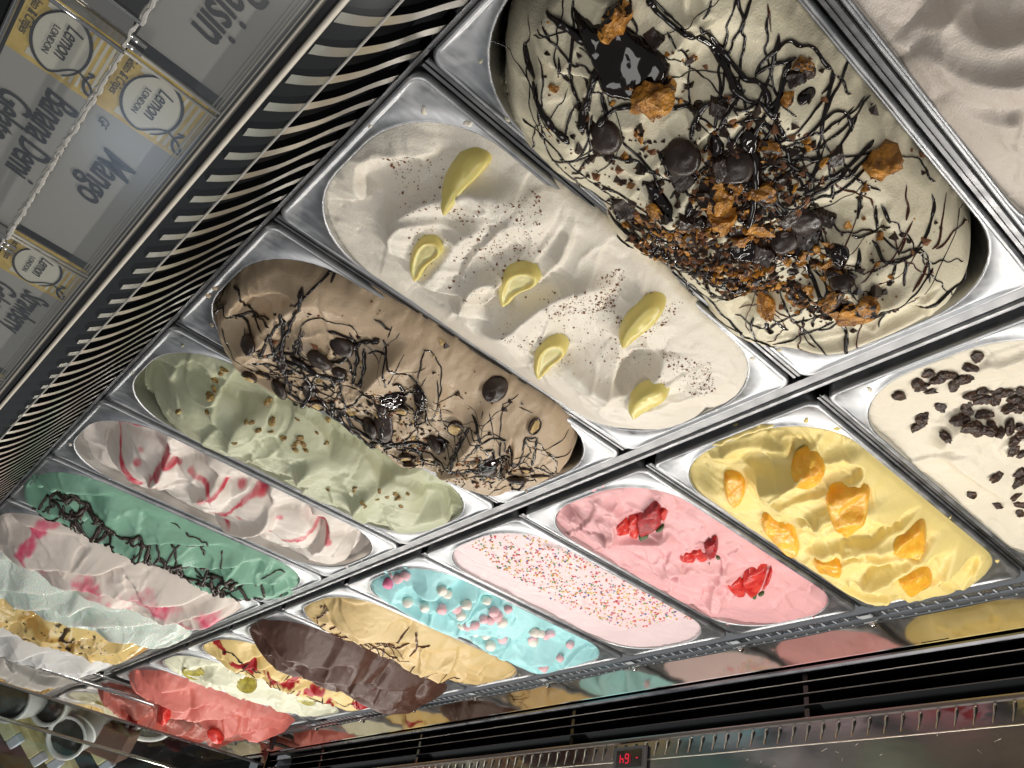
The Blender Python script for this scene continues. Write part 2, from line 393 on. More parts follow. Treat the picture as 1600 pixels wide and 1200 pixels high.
def fine(X, Y, seed, a=.0009):
    wx = X + .010 * fbm(X, Y, 22, seed + 30, 2); wy = Y + .010 * fbm(X, Y, 22, seed + 31, 2)
    rg_ = 1 - np.abs(fbm(wx, wy * .55, 46, seed + 6, 2)) * 2.2                      # thin torn crests
    pit = np.clip(vn(X * 210, Y * 210, seed + 50) - .40, 0, 1) * 10
    return a * fbm(X, Y, 55, seed, 3) + a * 2.2 * np.clip(rg_, 0, 1) ** 6 + a * .8 * fbm(wx + .35 * wy, wy * .30, 260, seed + 4, 3) * (.4 + sstep(-.1, .3, fbm(X, Y, 16, seed + 33, 2))) - a * .9 * pit
def swipes(X, Y, H, seed, cx, y0, n, amp, lng=.085, wid=.036, ang=.35, spread=.6):
    """paddle strokes laid one over another: each leaves a smooth hollow with torn lips and a pushed-up end"""
    rg = random.Random(seed * 31 + 5); r_ = float(X[0, 1] - X[0, 0]); wx = X + .004 * fbm(X, Y, 26, seed + 60, 2); wy = Y + .004 * fbm(X, Y, 26, seed + 61, 2); B = H.copy()
    for i in range(n):
        x = cx + rg.uniform(-.06, .06); y = y0 + rg.uniform(.02, .335); a = ang + rg.gauss(0, spread); l_ = lng * rg.uniform(.55, 1.3); w_ = wid * rg.uniform(.55, 1.25); bend = rg.uniform(-5, 5)
        ca, sa = math.cos(a), math.sin(a); u = (wx - x) * ca + (wy - y) * sa; t = -(wx - x) * sa + (wy - y) * ca + bend * ((wx - x) * ca + (wy - y) * sa) ** 2
        ww = w_ * (.62 + .38 * np.clip(1 - (2 * u / l_) ** 2, 0, 1)) / 2; d = np.minimum(ww - np.abs(t), l_ / 2 - np.abs(u)); d = np.where((ww - np.abs(t) < w_ * .3) & (l_ / 2 - np.abs(u) < w_ * .3), np.minimum(d, w_ * .3 - np.hypot(np.maximum(w_ * .3 - (ww - np.abs(t)), 0), np.maximum(w_ * .3 - (l_ / 2 - np.abs(u)), 0))), d)
        rag = .0012 * fbm(X, Y, 150, seed + i, 2); m_ = sstep(-.0004, max(.0022, 2.2 * r_), d + rag)
        hol = B + amp * (rg.uniform(-.55, .55) + .55 * np.clip(np.abs(t) / (w_ / 2), 0, 1.3) ** 2 + rg.uniform(.2, .9) * u / (l_ / 2) + rg.uniform(-.6, .6) * t / (w_ / 2)) + .00028 * vn(t * 420, u * 14, seed + i)
        H = H * (1 - m_) + hol * m_ + amp * .30 * np.exp(-((d + rag - .0006) / max(.0019, 1.5 * r_)) ** 2) * (.25 + .9 * sstep(-.2, .3, fbm(X, Y, 40, seed + i + 7, 2))) * sstep(-.9, .5, u / (l_ / 2))
    return H
def dome(U, V, h, p=2.4): return h * np.clip(1 - np.abs(U / .085) ** p, 0, 1) * np.clip(1 - np.abs((V - .18) / .19) ** 6, 0, 1)
# ------------------------------------------------------------------ the setting: case interior
def structure(name, bm_or_me, M=None, smooth=False):
    o = bm_obj(name, bm_or_me, M, None, smooth) if not isinstance(bm_or_me, bpy.types.Mesh) else link(name, bm_or_me)
    return tag(o, kind='structure')
X0, X1 = -.62, 10 * PITCH + .004
YF = 2 * L + GAP            # far edge of the pans
structure('case_floor', box(X0, X1 + .9, -.30, 1.0, -.30, -.28), BLACK)
structure('case_deck', box(X0, X1, .001, YF + .004, -.150, -.140), DARKSTEEL)

# rail between the two rows of pans
prof = [(L - .0012 + .0006, -.020), (L + .0006, -.0035), (L + .0075, -.0025), (L + .0085, -.0042), (L + .0105, -.0042), (L + .0112, -.0018), (L + .0130, -.0016),
        (L + .0137, -.0075), (L + .0175, -.0080), (L + .0180, -.0062), (L + .0195, -.0062), (L + .0200, -.0095), (L + GAP - .0010, -.0120), (L + GAP - .0010, -.025)]
v, f = extrude_profile(prof, X0, X1 - .004); o = link('pan_rail', new_mesh('pan_rail', v, f, [RAILSTEEL]))
tag(o, 'grooved steel rail between the two rows of pans', 'rail')

SHORT = [['honeycomb pan', 'lemon topped pan', 'coffee pan', 'pistachio pan', 'red ripple pan', 'mint pan', 'pink swirl pan', 'icy sorbet pan', 'passion fruit pan', 'plain white pan'], ['raisin pan', 'mango pan', 'strawberry pan', 'sprinkle pan', 'blue pan', 'caramel pan', 'dark chocolate pan', 'red sauce pan', 'lime pan', 'coral berry pan']]
for r_ in (0, 1):
    for c in range(0, 11):
        x = c * PITCH; w_ = .0036 if c < 10 else .002; y0 = ROWY[r_]
        v, f = extrude_profile([(-w_, -.030), (-w_, -.0045), (-w_ + .0008, -.0036), (-.0007, -.0036), (-.0004, -.0052), (.0004, -.0052), (.0007, -.0036), (w_ - .0008, -.0036), (w_, -.0045), (w_, -.030)], y0 + .002, y0 + L - .004)
        v = [(x + yy, xx, zz) for xx, yy, zz in v]; o = link('pan_divider', new_mesh('pan_divider', v, f, [RAILSTEEL]))
        nm = lambda k: ('the case end' if k > 9 else 'the beige gelato pan' if k < 0 and r_ == 0 else 'the bare case side' if k < 0 else 'the ' + SHORT[r_][k])
        tag(o, 'narrow grooved steel divider between %s and %s' % (nm(c - 1), nm(c)), 'divider', 'steel dividers between the pans')
NAMES = [['honeycomb and chocolate gelato', 'cream gelato with candied lemon pieces', 'coffee brown gelato', 'pistachio gelato', 'red rippled white gelato', 'mint green gelato', 'pink swirled gelato', 'icy pale sorbet', 'passion fruit gelato', 'plain white gelato'],
         ['raisin gelato', 'mango gelato', 'pink strawberry gelato', 'sprinkle covered pink gelato', 'blue marshmallow gelato', 'caramel gelato', 'dark chocolate gelato', 'yellow gelato with red sauce', 'pale lime gelato', 'coral red berry gelato']]
for r in (0, 1):
    for c in range(10): pan(c, r, 'brushed steel pan holding the ' + NAMES[r][c])
pan(-1, 0, 'brushed steel pan holding the plain beige gelato')

# ------------------------------------------------------------------ gelato
def H_lemon(X, Y, U, V):
    h = -.012 + .014 * sstep(.0, .12, V) + .006 * sstep(.1, .25, V) - .012 * sstep(.30, .345, V) - .006 * sstep(.03, .075, -U) * sstep(.1, .0, V)
    h = h + .010 * billow(X, Y, 13, 31, (1, .8)) + fine(X, Y, 5)
    h = h + ridge(X, Y, [(560, 330), (545, 300), (552, 268), (600, 250), (680, 255)], .006, .020, .004)
    h = h + ridge(X, Y, [(600, 395), (610, 350), (650, 320), (720, 300), (800, 310), (870, 340)], .010, .006, .026)
    h = h + ridge(X, Y, [(660, 440), (700, 400), (715, 370), (760, 345)], .006, .007, .016)
    h = h + ridge(X, Y, [(720, 480), (735, 440), (765, 420), (790, 430)], .010, .005, .015)
    h = h + ridge(X, Y, [(735, 540), (790, 500), (850, 460), (910, 430), (960, 445)], .010, .006, .024)
    h = h + ridge(X, Y, [(860, 530), (900, 560), (945, 590), (990, 595), (1030, 570), (1040, 540)], .009, .005, .014)
    h = h + ridge(X, Y, [(960, 520), (1000, 475), (1050, 465), (1090, 490)], .008, .005, .02)
    h = h + bump(X, Y, 990, 575, -.010, .018, .010, .6) + bump(X, Y, 845, 420, .004, .03) + bump(X, Y, 1090, 590, .005, .028) + bump(X, Y, 985, 515, -.005, .012) + bump(X, Y, 755, 455, -.010, .014)
    return h
Gelato('lemon', 'cream_gelato', 1, 0, .0012, (.83, .765, .66), H_lemon, [(508, 335), (520, 275), (600, 200), (720, 205), (830, 268), (1000, 380), (1090, 480), (1150, 540), (1166, 575), (1158, 605), (1120, 636), (1050, 660), (985, 674), (930, 655), (840, 595), (770, 540), (700, 495), (640, 450), (565, 410)], edge=.006, fill=True,
       label='creamy white gelato dusted with cocoa under six yellow candied lemon pieces', sw=(10, 0.0065, .12, .055), seed=11)

def H_honey(X, Y, U, V):
    h = -.010 + .016 * sstep(0, .09, V) + .026 * np.exp(-(U / .075) ** 2 - ((V - .19) / .12) ** 2) - .010 * sstep(.30, .35, V)
    h = h + .012 * billow(X, Y, 14, 41) + fine(X, Y, 6)
    for p_ in ([(1290, 310), (1330, 330), (1345, 380), (1330, 420)], [(1380, 300), (1440, 300), (1450, 350), (1440, 410)], [(1330, 420), (1400, 400), (1450, 380), (1500, 330)], [(1420, 440), (1470, 420), (1510, 370), (1520, 330)], [(1250, 420), (1290, 380), (1350, 360), (1420, 355)]):
        h = h + ridge(X, Y, p_, .010, .005, .018)
    h = h + ridge(X, Y, [(820, 20), (850, 80), (850, 150), (890, 220)], .010, .018, .005) + ridge(X, Y, [(945, 320), (950, 345), (985, 370), (1040, 385)], .010, .012, .006)
    h = h + ridge(X, Y, [(1060, 420), (1060, 460), (1100, 500), (1180, 530)], .007, .008, .012) + ridge(X, Y, [(1250, 525), (1330, 510), (1420, 480), (1480, 430)], .007, .006, .012)
    h = h + bump(X, Y, 1190, 455, -.016, .020, .012) + bump(X, Y, 960, 110, -.008, .02) + bump(X, Y, 1480, 425, -.007, .011) + bump(X, Y, 1100, 440, .007, .016)
    return h
Gelato('honey', 'honeycomb_gelato', 0, 0, .0012, (.80, .725, .535), H_honey, [(860, -70), (800, 25), (775, 95), (778, 150), (806, 215), (832, 250), (872, 282), (920, 305), (945, 330), (945, 362), (985, 397), (1030, 412), (1060, 440), (1090, 462), (1110, 497), (1130, 522), (1180, 542), (1240, 550), (1300, 545), (1380, 525), (1430, 500), (1490, 455), (1512, 425), (1530, 390), (1525, 350), (1500, 310), (1420, 215), (1330, 100), (1250, 0), (1190, -70)], slope=1.0, edge=.010,
       label='pale cream gelato heaped with honeycomb chunks and chocolate sauce', sw=(9, 0.006, .11, .05), seed=12)

def H_brown(X, Y, U, V):
    h = -.006 + .014 * sstep(.0, .1, V) + .014 * np.exp(-(U / .07) ** 2 - ((V - .2) / .14) ** 2) - .008 * sstep(.31, .35, V)
    h = h + .010 * billow(X, Y, 13, 51) + fine(X, Y, 7)
    h = h + ridge(X, Y, [(345, 500), (375, 465), (430, 450), (500, 455)], .008, .018, .006) + ridge(X, Y, [(360, 560), (395, 520), (450, 480), (500, 440)], .008, .006, .020)
    h = h + ridge(X, Y, [(560, 590), (610, 540), (660, 530), (690, 560), (690, 610)], .011, .005, .020) + ridge(X, Y, [(700, 700), (740, 650), (780, 610), (820, 600)], .010, .006, .016)
    h = h + ridge(X, Y, [(640, 500), (700, 540), (745, 570), (790, 595)], .008, .012, .007) + ridge(X, Y, [(840, 640), (870, 670), (885, 710), (870, 740)], .008, .005, .012)
    h = h + ridge(X, Y, [(680, 735), (740, 755), (790, 762)], .006, .012, .005) + bump(X, Y, 450, 505, -.010, .022, .012, .4) + bump(X, Y, 770, 600, -.005, .012)
    return h
Gelato('brown', 'coffee_gelato', 2, 0, .0012, (.50, .375, .25), H_brown, [(325, 500), (340, 548), (368, 588), (405, 604), (440, 615), (475, 630), (520, 645), (590, 702), (625, 730), (655, 728), (700, 742), (745, 760), (790, 768), (830, 768), (862, 748), (895, 720), (906, 690), (888, 655), (854, 630), (794, 594), (733, 555), (692, 524), (612, 475), (550, 444), (512, 428), (450, 406), (395, 412), (358, 447)], slope=1.0, edge=.009,
       label='coffee brown gelato with dark chocolate buttons and drizzle', sw=(9, 0.006, .11, .05), seed=13)

def H_pist(X, Y, U, V):
    h = -.020 + .012 * sstep(.0, .08, V)
    c = (3.5 * PITCH)
    Ls = [(c + .02, .075, .060, .060, .3, .022, .10), (c + .000, .135, .066, .066, .4, .024, .14), (c + .005, .200, .064, .062, .3, .024, .15), (c + .008, .262, .060, .056, .3, .022, .14), (c + .012, .315, .055, .040, .3, .020, .12)]
    Ls = [(x, y, a, b, an, hh, .012) for x, y, a, b, an, hh, t in Ls]
    h = h + lobes(X, Y, Ls) + .006 * billow(X, Y, 16, 61) + fine(X, Y, 8)
    h = h + ridge(X, Y, [(255, 610), (275, 580), (310, 575), (330, 600)], .007, .012, .005) + ridge(X, Y, [(365, 690), (375, 645), (410, 640), (440, 665)], .008, .006, .018)
    h = h + ridge(X, Y, [(470, 745), (478, 715), (510, 700), (560, 720)], .009, .006, .016) + ridge(X, Y, [(560, 800), (560, 765), (600, 745), (660, 750)], .009, .006, .016)
    h = h + bump(X, Y, 680, 795, -.020, .022) + bump(X, Y, 228, 620, -.02, .016)
    return h
Gelato('pist', 'pistachio_gelato', 3, 0, .0014, (.52, .535, .365), H_pist, [(218, 605), (245, 560), (320, 558), (380, 590), (500, 660), (620, 730), (705, 778), (724, 792), (712, 812), (640, 830), (580, 806), (500, 756), (440, 702), (380, 672), (300, 642), (250, 625)], edge=.006, fill=True,
       label='pale green pistachio gelato scattered with chopped nuts', sw=(8, 0.0065, .10, .05, .2, .4), seed=14)

RED = (.62, .035, .075)
def stain_lines(lines, w, z=.004, col=RED, dots=()):
    def fn(X, Y, U, V, H):
        m_ = np.zeros(X.shape)
        for P in lines:
            d, sd, t = line_sd(X, Y, smooth_line(W2(P, z), 1))
            ww = w * (.35 + 1.3 * np.clip(.5 + fbm(X, Y, 90, 3, 2), 0, 1)); m_ = np.maximum(m_, sstep(ww * 1.25, ww * .6, d))
        for px, py, r in dots:
            c = at(px, py, z); d = np.hypot(X - c[0], Y - c[1]) + r * .9 * fbm(X, Y, 120, 5, 2); m_ = np.maximum(m_, sstep(r * 1.5, r * .25, d))
        return [(m_ * (.62 + .5 * (fbm(X, Y, 160, 9, 2) + .4)), col)]
    return fn
def H_ripple(X, Y, U, V):
    c = 4.5 * PITCH
    h = -.022 + .008 * sstep(0, .06, V) + lobes(X, Y, [(c + .005, .075, .052, .045, .2, .021, .010), (c, .13, .055, .050, .25, .024, .012), (c - .002, .185, .056, .048, .3, .026, .013), (c, .24, .055, .048, .25, .024, .012), (c + .005, .295, .050, .042, .2, .021, .01)])
    h = h + .005 * billow(X, Y, 15, 71) + fine(X, Y, 9)
    for p_ in ([(235, 745), (255, 735), (264, 712), (250, 690)], [(300, 768), (330, 762), (345, 745), (310, 728)], [(330, 812), (400, 815), (430, 800), (415, 768)], [(480, 855), (515, 845), (512, 815), (480, 810)]):
        h = h + ridge(X, Y, p_, .010, .004, .016)
    return h + bump(X, Y, 150, 705, -.02, .020) + bump(X, Y, 570, 868, -.018, .018)
Gelato('ripple', 'rippled_gelato', 4, 0, .0016, (.78, .70, .635), H_ripple, [(122, 690), (150, 660), (215, 665), (300, 715), (420, 775), (520, 826), (584, 850), (574, 874), (520, 883), (470, 872), (400, 842), (300, 790), (200, 738), (145, 715)], edge=.006, fill=True, sw=(6, 0.005, .09, .045), seed=15,
       tint=stain_lines([[(155, 687), (165, 683), (200, 685), (230, 688), (250, 692), (262, 705), (255, 722), (243, 733)], [(168, 697), (185, 715), (205, 730), (222, 743)], [(300, 732), (325, 745), (335, 752)], [(320, 764), (335, 757), (350, 752)], [(326, 795), (350, 797), (375, 780), (395, 770), (412, 775)], [(448, 833), (475, 830), (500, 820), (517, 840)], [(262, 718), (280, 724)]], .0034, dots=[(219, 705, .004), (216, 718, .004), (206, 735, .004), (255, 750, .004), (250, 738, .005), (358, 803, .005), (380, 795, .004), (490, 810, .006), (440, 800, .004), (500, 855, .003), (425, 820, .004), (375, 762, .004)]),
       label='off white gelato rippled with thin red sauce')

def H_wavy(seed, amp=.010, base=-.006, sc=15, n=6.5, sawa=.012, hump=.010, kx=3.0):
    def fn(X, Y, U, V):
        ph = V / .36 * n + kx * U / .17 + 1.1 * fbm(X, Y, 11, seed, 2)
        h = base + 1.5 * sawa * saw(ph, .3) * np.clip(1 - np.abs(U / .078) ** 3, 0, 1) + amp * billow(X, Y, sc, seed + 1) + fine(X, Y, seed + 2, .0011)
        return h + hump * np.exp(-(U / .06) ** 2 - ((V - .18) / .13) ** 4) - .010 * sstep(.31, .35, V) - .008 * sstep(.05, 0, V)
    return fn
def jag(X, Y, pts, w, z=.006): return None

Gelato('mint', 'mint_gelato', 5, 0, .0018, (.22, .43, .31), H_wavy(81, .012, -.004, 14, 3.5, .010, .016), over=(0, .014), slope=1.0, edge=.009, sw=(8, 0.006, .10, .045), seed=16,
       label='mint green gelato scribbled with dark chocolate')
def tint_swirl(X, Y, U, V, H): return stain_lines([[(45, 850), (55, 835), (80, 828), (108, 838)]], .008, .015, (.78, .10, .20), [(58, 870, .016), (150, 893, .018), (165, 915, .018), (232, 920, .024), (255, 930, .02), (300, 965, .018), (330, 955, .018), (200, 930, .012)])(X, Y, U, V, H)
Gelato('swirl', 'pink_swirl_gelato', 6, 0, .0018, (.74, .65, .585), H_wavy(91, .010, .000, 13, 4, .016, .020), over=(0, .012), slope=1.1, edge=.010, sw=(7, 0.003), seed=17, tint=tint_swirl,
       label='ivory gelato in puffy mounds with bright pink patches')
Gelato('sorbet', 'icy_sorbet', 7, 0, .0018, (.62, .70, .62), H_wavy(101, .012, .002, 13, 5, .016, .018), over=(0, .012), slope=1.1, edge=.010, sw=(7, 0.003), seed=18, material=ICE,
       label='pale frosty sorbet with glassy crystals in a heaped row')
def tint_pass(X, Y, U, V, H):
    m_ = sstep(.10, .34, fbm(X, Y, 26, 7, 3)) * .8; k = sstep(.16, .3, fbm(X, Y, 120, 8, 2)) * sstep(.0, .2, fbm(X, Y, 24, 7, 2))
    return [(m_, (.42, .23, .04)), (k, (.03, .015, .005))]
Gelato('passion', 'passion_fruit_gelato', 8, 0, .0018, (.74, .56, .24), H_wavy(111, .010, .002, 13, 4.5, .014, .018), over=(0, .010), slope=1.1, edge=.010, sw=(10, 0.005), seed=19, tint=tint_pass, material=GLAZE,
       label='glossy golden gelato with dark passion fruit seeds')
Gelato('white', 'white_gelato', 9, 0, .0020, (.66, .65, .64), H_wavy(121, .010, .004, 13, 4, .014, .018), over=(0, .010), slope=1.1, edge=.010, sw=(7, 0.003), seed=20,
       label='plain white gelato with thin lemon slices beside the end wall')

def H_beige(X, Y, U, V):
    h = -.006 + .008 * billow(X, Y, 12, 131) + fine(X, Y, 12)
    h = h + ridge(X, Y, [(1480, 30), (1510, 70), (1560, 85), (1620, 60)], .009, .005, .02) + ridge(X, Y, [(1440, 90), (1500, 130), (1570, 130), (1630, 110)], .007, .005, .018) + ridge(X, Y, [(1470, 170), (1540, 200), (1600, 190)], .006, .005, .018) + bump(X, Y, 1540, 30, -.010, .03)
    return h
Gelato('beige', 'beige_gelato', -1, 0, .0014, (.62, .545, .475), H_beige, edge=.006, sw=(7, 0.004), seed=21, label='smooth beige gelato without topping beyond the honeycomb pan')

def H_raisin(X, Y, U, V):
    h = -.007 + .006 * billow(X, Y, 9, 141) + fine(X, Y, 13, .0006)
    return h + ridge(X, Y, [(1470, 715), (1490, 685), (1530, 668), (1580, 690)], .007, .006, .022) + ridge(X, Y, [(1540, 580), (1570, 585), (1610, 570)], .004, .004, .012) + ridge(X, Y, [(1480, 720), (1540, 765), (1600, 800)], .005, .02, .006)
Gelato('raisin', 'raisin_gelato', 0, 1, .0014, (.80, .725, .585), H_raisin, edge=.006, sw=(6, 0.003), seed=22, label='smooth cream gelato with scattered dark raisins')

def H_mango(X, Y, U, V):
    h = -.012 + .012 * sstep(.02, .10, V) + .018 * np.exp(-(U / .07) ** 2 - ((V - .22) / .12) ** 2)
    h = h + .013 * billow(X, Y, 15, 151, (1, .8)) + fine(X, Y, 14, .0013)
    for p_, a in (([(1110, 730), (1150, 710), (1200, 720), (1240, 715)], .008), ([(1165, 755), (1230, 735), (1300, 725), (1380, 720)], .009), ([(1240, 810), (1280, 780), (1340, 770), (1420, 790)], .009), ([(1260, 850), (1310, 830), (1380, 815), (1440, 830)], .009), ([(1340, 880), (1400, 860), (1460, 835), (1500, 840)], .011), ([(1440, 900), (1480, 870), (1510, 845), (1490, 820)], .011), ([(1300, 905), (1340, 925), (1400, 920)], .009)):
        h = h + ridge(X, Y, p_, a, .005, .016)
    return h - .010 * sstep(.06, .0, V) - .004 * sstep(.05, .08, U) * sstep(.0, .1, V)
Gelato('mango', 'mango_gelato', 1, 1, .0012, (.87, .70, .27), H_mango, [(1082, 738), (1100, 705), (1170, 668), (1250, 668), (1310, 692), (1380, 745), (1440, 800), (1500, 838), (1548, 872), (1550, 890), (1510, 908), (1460, 915), (1420, 925), (1370, 928), (1340, 925), (1310, 905), (1270, 880), (1240, 855), (1200, 840), (1150, 795), (1110, 765)], slope=1.0, edge=.008, fill=True, sw=(15, 0.0075, .10, .045), seed=23,
       label='bright yellow mango gelato piled with orange mango chunks')

def H_straw(X, Y, U, V):
    h = -.008 + .008 * billow(X, Y, 13, 161) + fine(X, Y, 15, .0012) + .006 * np.exp(-(U / .06) ** 2)
    return h + ridge(X, Y, [(945, 830), (960, 850), (1000, 850), (1050, 840)], .008, .005, .016) + ridge(X, Y, [(1030, 905), (1050, 890), (1090, 895), (1130, 900)], .008, .012, .005) + ridge(X, Y, [(1110, 960), (1115, 925), (1140, 890)], .007, .005, .016) + ridge(X, Y, [(930, 790), (970, 810), (960, 840)], .005, .005, .012) + bump(X, Y, 880, 815, -.016, .014) + bump(X, Y, 1046, 912, -.012, .008) + bump(X, Y, 1292, 938, -.014, .012)
Gelato('straw', 'strawberry_gelato', 2, 1, .0012, (.80, .42, .43), H_straw, edge=.006, sw=(12, 0.0045), seed=24, label='pink strawberry gelato with three fanned strawberries')

def H_sprk(X, Y, U, V):
    return -.005 + .004 * billow(X, Y, 10, 171) + fine(X, Y, 16, .0006) + ridge(X, Y, [(845, 865), (880, 870), (910, 860)], .003, .004, .01) + ridge(X, Y, [(890, 945), (940, 965), (980, 975)], .003, .004, .01)
Gelato('sprk', 'sprinkle_gelato', 3, 1, .0014, (.82, .65, .66), H_sprk, edge=.006, sw=(4, 0.0015), seed=25, label='flat pale pink gelato covered with rainbow sprinkles')
Gelato('blue', 'blue_gelato', 4, 1, .0015, (.40, .74, .76), H_wavy(181, .014, -.012, 15, 4, .014, .012), edge=.007, sw=(9, 0.007, .09, .042), seed=26, label='sky blue gelato with pink and white marshmallows')
Gelato('caramel', 'caramel_gelato', 5, 1, .0016, (.66, .48, .225), H_wavy(191, .012, -.004, 14, 3.5, .010, .014), edge=.009, over=(-.001, 0), sw=(7, 0.006, .10, .05), seed=27, label='caramel gelato striped with thin brown syrup')
Gelato('choc', 'chocolate_gelato', 6, 1, .0016, (.085, .038, .026), H_wavy(201, .016, .004, 12, 3, .014, .020, 4), over=(.008, 0), edge=.010, slope=1.1, sw=(7, 0.0045), seed=28, label='plain dark chocolate gelato heaped high over its pan')
def tint_yr(X, Y, U, V, H): return [(sstep(.16, .26, fbm(X, Y, 42, 17, 3) - .9 * np.abs(U) / .08 + .22), (.40, .012, .015))]
Gelato('yellowred', 'red_sauce_gelato', 7, 1, .0018, (.77, .58, .245), H_wavy(211, .012, -.008, 15, 5, .012, .010), edge=.008, sw=(8, 0.004), seed=29, tint=tint_yr, label='yellow gelato spotted with red sauce and chocolate scribbles')
Gelato('lime', 'lime_gelato', 8, 1, .0018, (.74, .735, .57), H_wavy(221, .008, -.010, 13, 4, .010, .010), edge=.008, sw=(8, 0.004), seed=30, label='ivory gelato decorated with green brown lime slices')
Gelato('berry', 'berry_gelato', 9, 1, .0018, (.62, .17, .14), H_wavy(231, .012, .004, 12, 4, .014, .026), over=(.007, .011), edge=.012, slope=1.3, sw=(5, 0.004, .10, .05), seed=31, label='coral red gelato heaped with berry pieces by the end wall')
# ------------------------------------------------------------------ toppings
def part(parent, name, V, F, M, smooth=True, kind=None, mi=None):
    o = link(name, new_mesh(name, V, F, M if isinstance(M, list) else [M], smooth, mi), parent)
    if kind: o['kind'] = kind
    return o
def drape(s, pts, r, M=SAUCE, name='chocolate_drizzle', wob=.0007, flat=.75, seed=0, seg=6, drips=True):
    """a line of sauce laid over the surface; pts in world x, y"""
    r = r * 1.05; P = smooth_line(pts, 2); ln = np.hypot(*np.diff(P, axis=0).T); tot = ln.sum(); n = max(4, int(tot / .0016)); cu = np.r_[0, np.cumsum(ln)]
    t = np.linspace(0, tot, n); x = np.interp(t, cu, P[:, 0]); y = np.interp(t, cu, P[:, 1])
    x = x + wob * vn(t * 180, t * 0 + seed, seed) * 2; y = y + wob * vn(t * 180, t * 0 + seed + .5, seed + 9) * 2
    rr = r * (.78 + .7 * (vn(t * 220, t * 0 + seed * .7, seed + 4) + .25)) * np.clip(np.minimum(np.arange(n), n - 1 - np.arange(n)) * .35 + .45, 0, 1)
    if drips and n > 8: rr[-3:-1] *= 1.25
    z = np.array([s.z(a, b) for a, b in zip(x, y)])
    z = np.maximum(z, -.004)
    return part(s.o, name, *tube(np.c_[x, y, z + rr * .55], rr, seg, flat), M)
def pdrape(s, px, r, **k): return drape(s, [s.hit(a, b)[:2] for a, b in px], r, **k)

def strands(key, n, r, seed, poly, amp=.04, M=SAUCE, turns=6, drift=None, jit=1.1):
    s = SURF[key]; rg = random.Random(seed); st = in_poly_px(poly, n, s, seed)
    for k in range(n):
        x, y, _ = st[k]; a = rg.uniform(0, 6.28) if drift is None else drift + rg.gauss(0, .5); P = [(x, y)]
        for j in range(rg.randint(3, turns)):
            a += rg.uniform(-jit, jit); d_ = amp * rg.uniform(.25, .8); x += math.cos(a) * d_; y += math.sin(a) * d_
            if abs(x - s.cx) > .078 or not .015 < y - s.y0 < .338: break
            P.append((x, y))
        if len(P) > 2: drape(s, P, r * rg.uniform(.55, 1.5), M=M, seed=seed * 50 + k, wob=.0012)
def lathe(prof, n=20):
    V = []; F = []
    for r, z in prof:
        for k in range(n): V.append((r * math.cos(2 * math.pi * k / n), r * math.sin(2 * math.pi * k / n), z))
    for i in range(len(prof) - 1):
        for k in range(n): F.append((i * n + k, i * n + (k + 1) % n, (i + 1) * n + (k + 1) % n, (i + 1) * n + k))
    F.append(tuple(range(n))[::-1]); F.append(tuple(range((len(prof) - 1) * n, len(prof) * n)))
    return V, F
def rock(r, seed, rough=.3, boxy=.5, sub=2, sq=(1, 1, 1), coat=None, chips=3):
    bm = bmesh.new(); bmesh.ops.create_icosphere(bm, subdivisions=sub, radius=1)
    rg = random.Random(seed); cuts = [(Vector((rg.gauss(0, 1), rg.gauss(0, 1), rg.gauss(0, 1))).normalized(), rg.uniform(.5, .8)) for _ in range(chips + 4)]
    for v in bm.verts:
        c = v.co.copy(); mx = max(abs(c.x), abs(c.y), abs(c.z)); c = c.lerp(c / mx * .8, boxy)
        for nrm, d in cuts:
            q = c.dot(nrm)
            if q > d: c -= nrm * (q - d)
        a = np.array([c.x * 1.7 + c.z * 1.1]); b = np.array([c.y * 1.7 - c.z * .9]); c *= 1 + rough * float(fbm(a, b, 1.4, seed % 97, 3)[0])
        v.co = Vector((c.x * sq[0], c.y * sq[1], c.z * sq[2])) * r
    V = [v.co[:] for v in bm.verts]; F = [tuple(v.index for v in f.verts) for f in bm.faces]
    mi = None
    if coat is not None: bm.normal_update(); cv = Vector(coat).normalized(); mi = [1 if f.normal.dot(cv) + .25 * rg.uniform(-1, 1) > .45 else 0 for f in bm.faces]
    bm.free(); return V, F, mi
def place(o, p, nrm=Vector((0, 0, 1)), spin=0.0, parent=None):
    q = Vector((0, 0, 1)).rotation_difference(nrm)
    o.rotation_mode = 'QUATERNION'; o.rotation_quaternion = q @ Euler((0, 0, spin)).to_quaternion(); o.location = p
    if parent is not None: o.parent = parent
    return o
